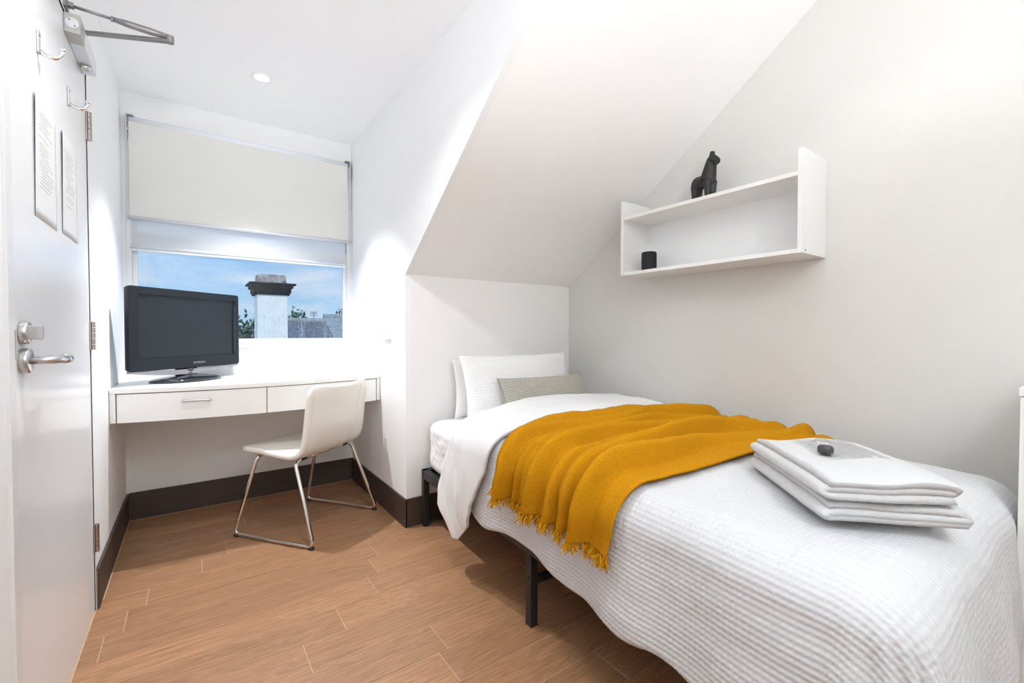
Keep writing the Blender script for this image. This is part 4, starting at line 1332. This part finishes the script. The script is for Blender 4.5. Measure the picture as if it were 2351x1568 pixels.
# ------------------------------------------------------------------ outside
M['render_grey'] = pmat('pale_rendered_masonry', (0.90, 0.88, 0.82), 0.85, bump=0.3, bscale=40, var=0.05, vscale=6)
M['slate_blue'] = pmat('dark_blue_moulding', (0.004, 0.009, 0.016), 0.8, spec=0.1, bump=0.3, bscale=60, var=0.3, vscale=12)
M['lichen'] = pmat('weathered_cap', (0.42, 0.36, 0.33), 0.9, bump=0.5, bscale=30, var=0.75, vscale=9)
M['roof_slate'] = pmat('grey_roof', (0.22, 0.22, 0.23), 0.8, bump=0.3, bscale=30, var=0.25, vscale=8)
M['roof_pale'] = pmat('pale_grey_roof', (0.40, 0.41, 0.40), 0.8, bump=0.3, bscale=30, var=0.2, vscale=8)
M['leaf'] = pmat('distant_leaves', (0.10, 0.15, 0.09), 0.8, var=0.5, vscale=1.2)
M['bark'] = pmat('bark', (0.08, 0.06, 0.05), 0.9, bump=0.5, bscale=20, var=0.3)
cm = thing('chimney', 'pale rendered chimney with dark moulded cornice outside the window', 'chimney', (1.245, 4.20, -1.5))
MB().box(-0.195, 0.195, 0.0, 0.42, 0.0, 3.10).build('stack', 'render_grey', cm, bevel=0.006)
cs = MB()
for e, z0, z1 in ((0.030, 3.045, 3.075), (0.045, 3.075, 3.145), (0.070, 3.145, 3.19), (0.105, 3.19, 3.215)):
    cs.box(-0.195 - e, 0.195 + e, -e, 0.42 + e, z0, z1)
cs.build('cornice', 'slate_blue', cm, bevel=0.006)
cpz = MB()
a0 = [(-0.20, 0.01), (0.20, 0.01), (0.20, 0.41), (-0.20, 0.41)]
vs = [(x, y, 3.215) for x, y in a0] + [(x * 0.92, 0.2 + (y - 0.2) * 0.95, 3.25) for x, y in a0] + [(x * 0.90, 0.2 + (y - 0.2) * 0.9, 3.345) for x, y in a0]
fs = [(3, 2, 1, 0), (8, 9, 10, 11)] + [(L * 4 + k, L * 4 + (k + 1) % 4, (L + 1) * 4 + (k + 1) % 4, (L + 1) * 4 + k) for L in range(2) for k in range(4)]
cpz.add(vs, fs).build('cap', 'lichen', cm, bevel=0.01)

def house(name, label, x0, x1, y0, y1, ze, zr, mat):
    t = thing(name, label, 'house', ((x0 + x1) / 2, (y0 + y1) / 2, -3.0))
    hx, hy = (x1 - x0) / 2, (y1 - y0) / 2
    MB().box(-hx, hx, -hy, hy, 0, ze + 3).build('walls', 'render_grey', t)
    MB().prism([(-hy - 0.2, ze + 3), (hy + 0.2, ze + 3), (0, zr + 3)], 'x', -hx - 0.15, hx + 0.15).build('roof', mat, t)
    MB().tube([(-hx - 0.15, 0, zr + 3.02), (hx + 0.15, 0, zr + 3.02)], 0.07, 8).build('ridge', 'roof_pale', t)
    return t
h1 = house('slate_roofed_house', 'house with a dark slate roof beside the chimney outside', 2.0, 3.35, 9.0, 13.0, 0.2, 1.33, 'roof_slate')
h2 = house('pale_roofed_house', 'house outside with a paler grey roof, next to the slate roof', 3.80, 6.5, 9.6, 14.0, 0.2, 1.50, 'roof_pale')
an2 = thing('roof_aerial', 'thin television aerial standing on the roof outside', 'aerial', (3.2, 11.0, 1.33))
MB().tube([(0, 0, 0), (0, 0, 0.28)], 0.012, 6).build('mast', 'hinge', an2)
for z in (0.18, 0.23, 0.27):
    MB().tube([(-0.10, 0, z), (0.10, 0, z)], 0.008, 5).build('element', 'hinge', an2)
def tree(x, y, z0, zt, rx, label, seed):
    t = thing('garden_tree', label, 'tree', (x, y, z0), 0, 'trees behind the roofs')
    r = random.Random(seed)
    H_ = zt - z0
    MB().tube([(0, 0, 0), (0.05, 0, H_ * 0.5), (0, 0.05, H_ * 0.8)], 0.12, 7, taper=[1, 0.7, 0.4]).build('trunk', 'bark', t)
    mm = MB()
    for i in range(2600):
        a = r.uniform(0, 2 * PI); e = r.uniform(-1, 1); rad = r.uniform(0.55, 1.0) ** 0.5
        c = math.sqrt(1 - e * e)
        lump = 1 + 0.18 * math.sin(a * 3 + seed) + 0.12 * math.sin(a * 7 + e * 5)
        p = Vector((rx * rad * c * math.cos(a) * lump, rx * rad * c * math.sin(a) * lump, H_ * 0.62 + H_ * 0.38 * rad * e * lump))
        u = Vector((r.gauss(0, 1), r.gauss(0, 1), r.gauss(0, 1))).normalized(); v_ = u.orthogonal().normalized()
        s_ = r.uniform(0.05, 0.11)
        mm.add([p - u * s_, p + v_ * s_ * 0.6, p + u * s_, p - v_ * s_ * 0.6], [(0, 1, 2, 3)])
    o = mm.build('foliage', 'leaf', t)
    o['kind'] = 'stuff'
tree(0.75, 13.0, -2.0, 1.62, 0.95, 'bushy tree outside, seen between the television and the chimney', 3)
tree(2.05, 14.5, -2.0, 1.48, 0.85, 'low tree tucked behind the chimney', 4)
tree(3.6, 17.0, -2.0, 1.78, 1.1, 'tree showing over the slate roof', 5)
tree(6.4, 17.5, -2.0, 2.05, 1.3, 'tree showing over the paler roof', 6)
struct(MB().box(-30, 40, 2.5, 60, -3.4, -3.0).build('ground_outside', 'roof_pale'), 'ground outside below the window', 'ground')
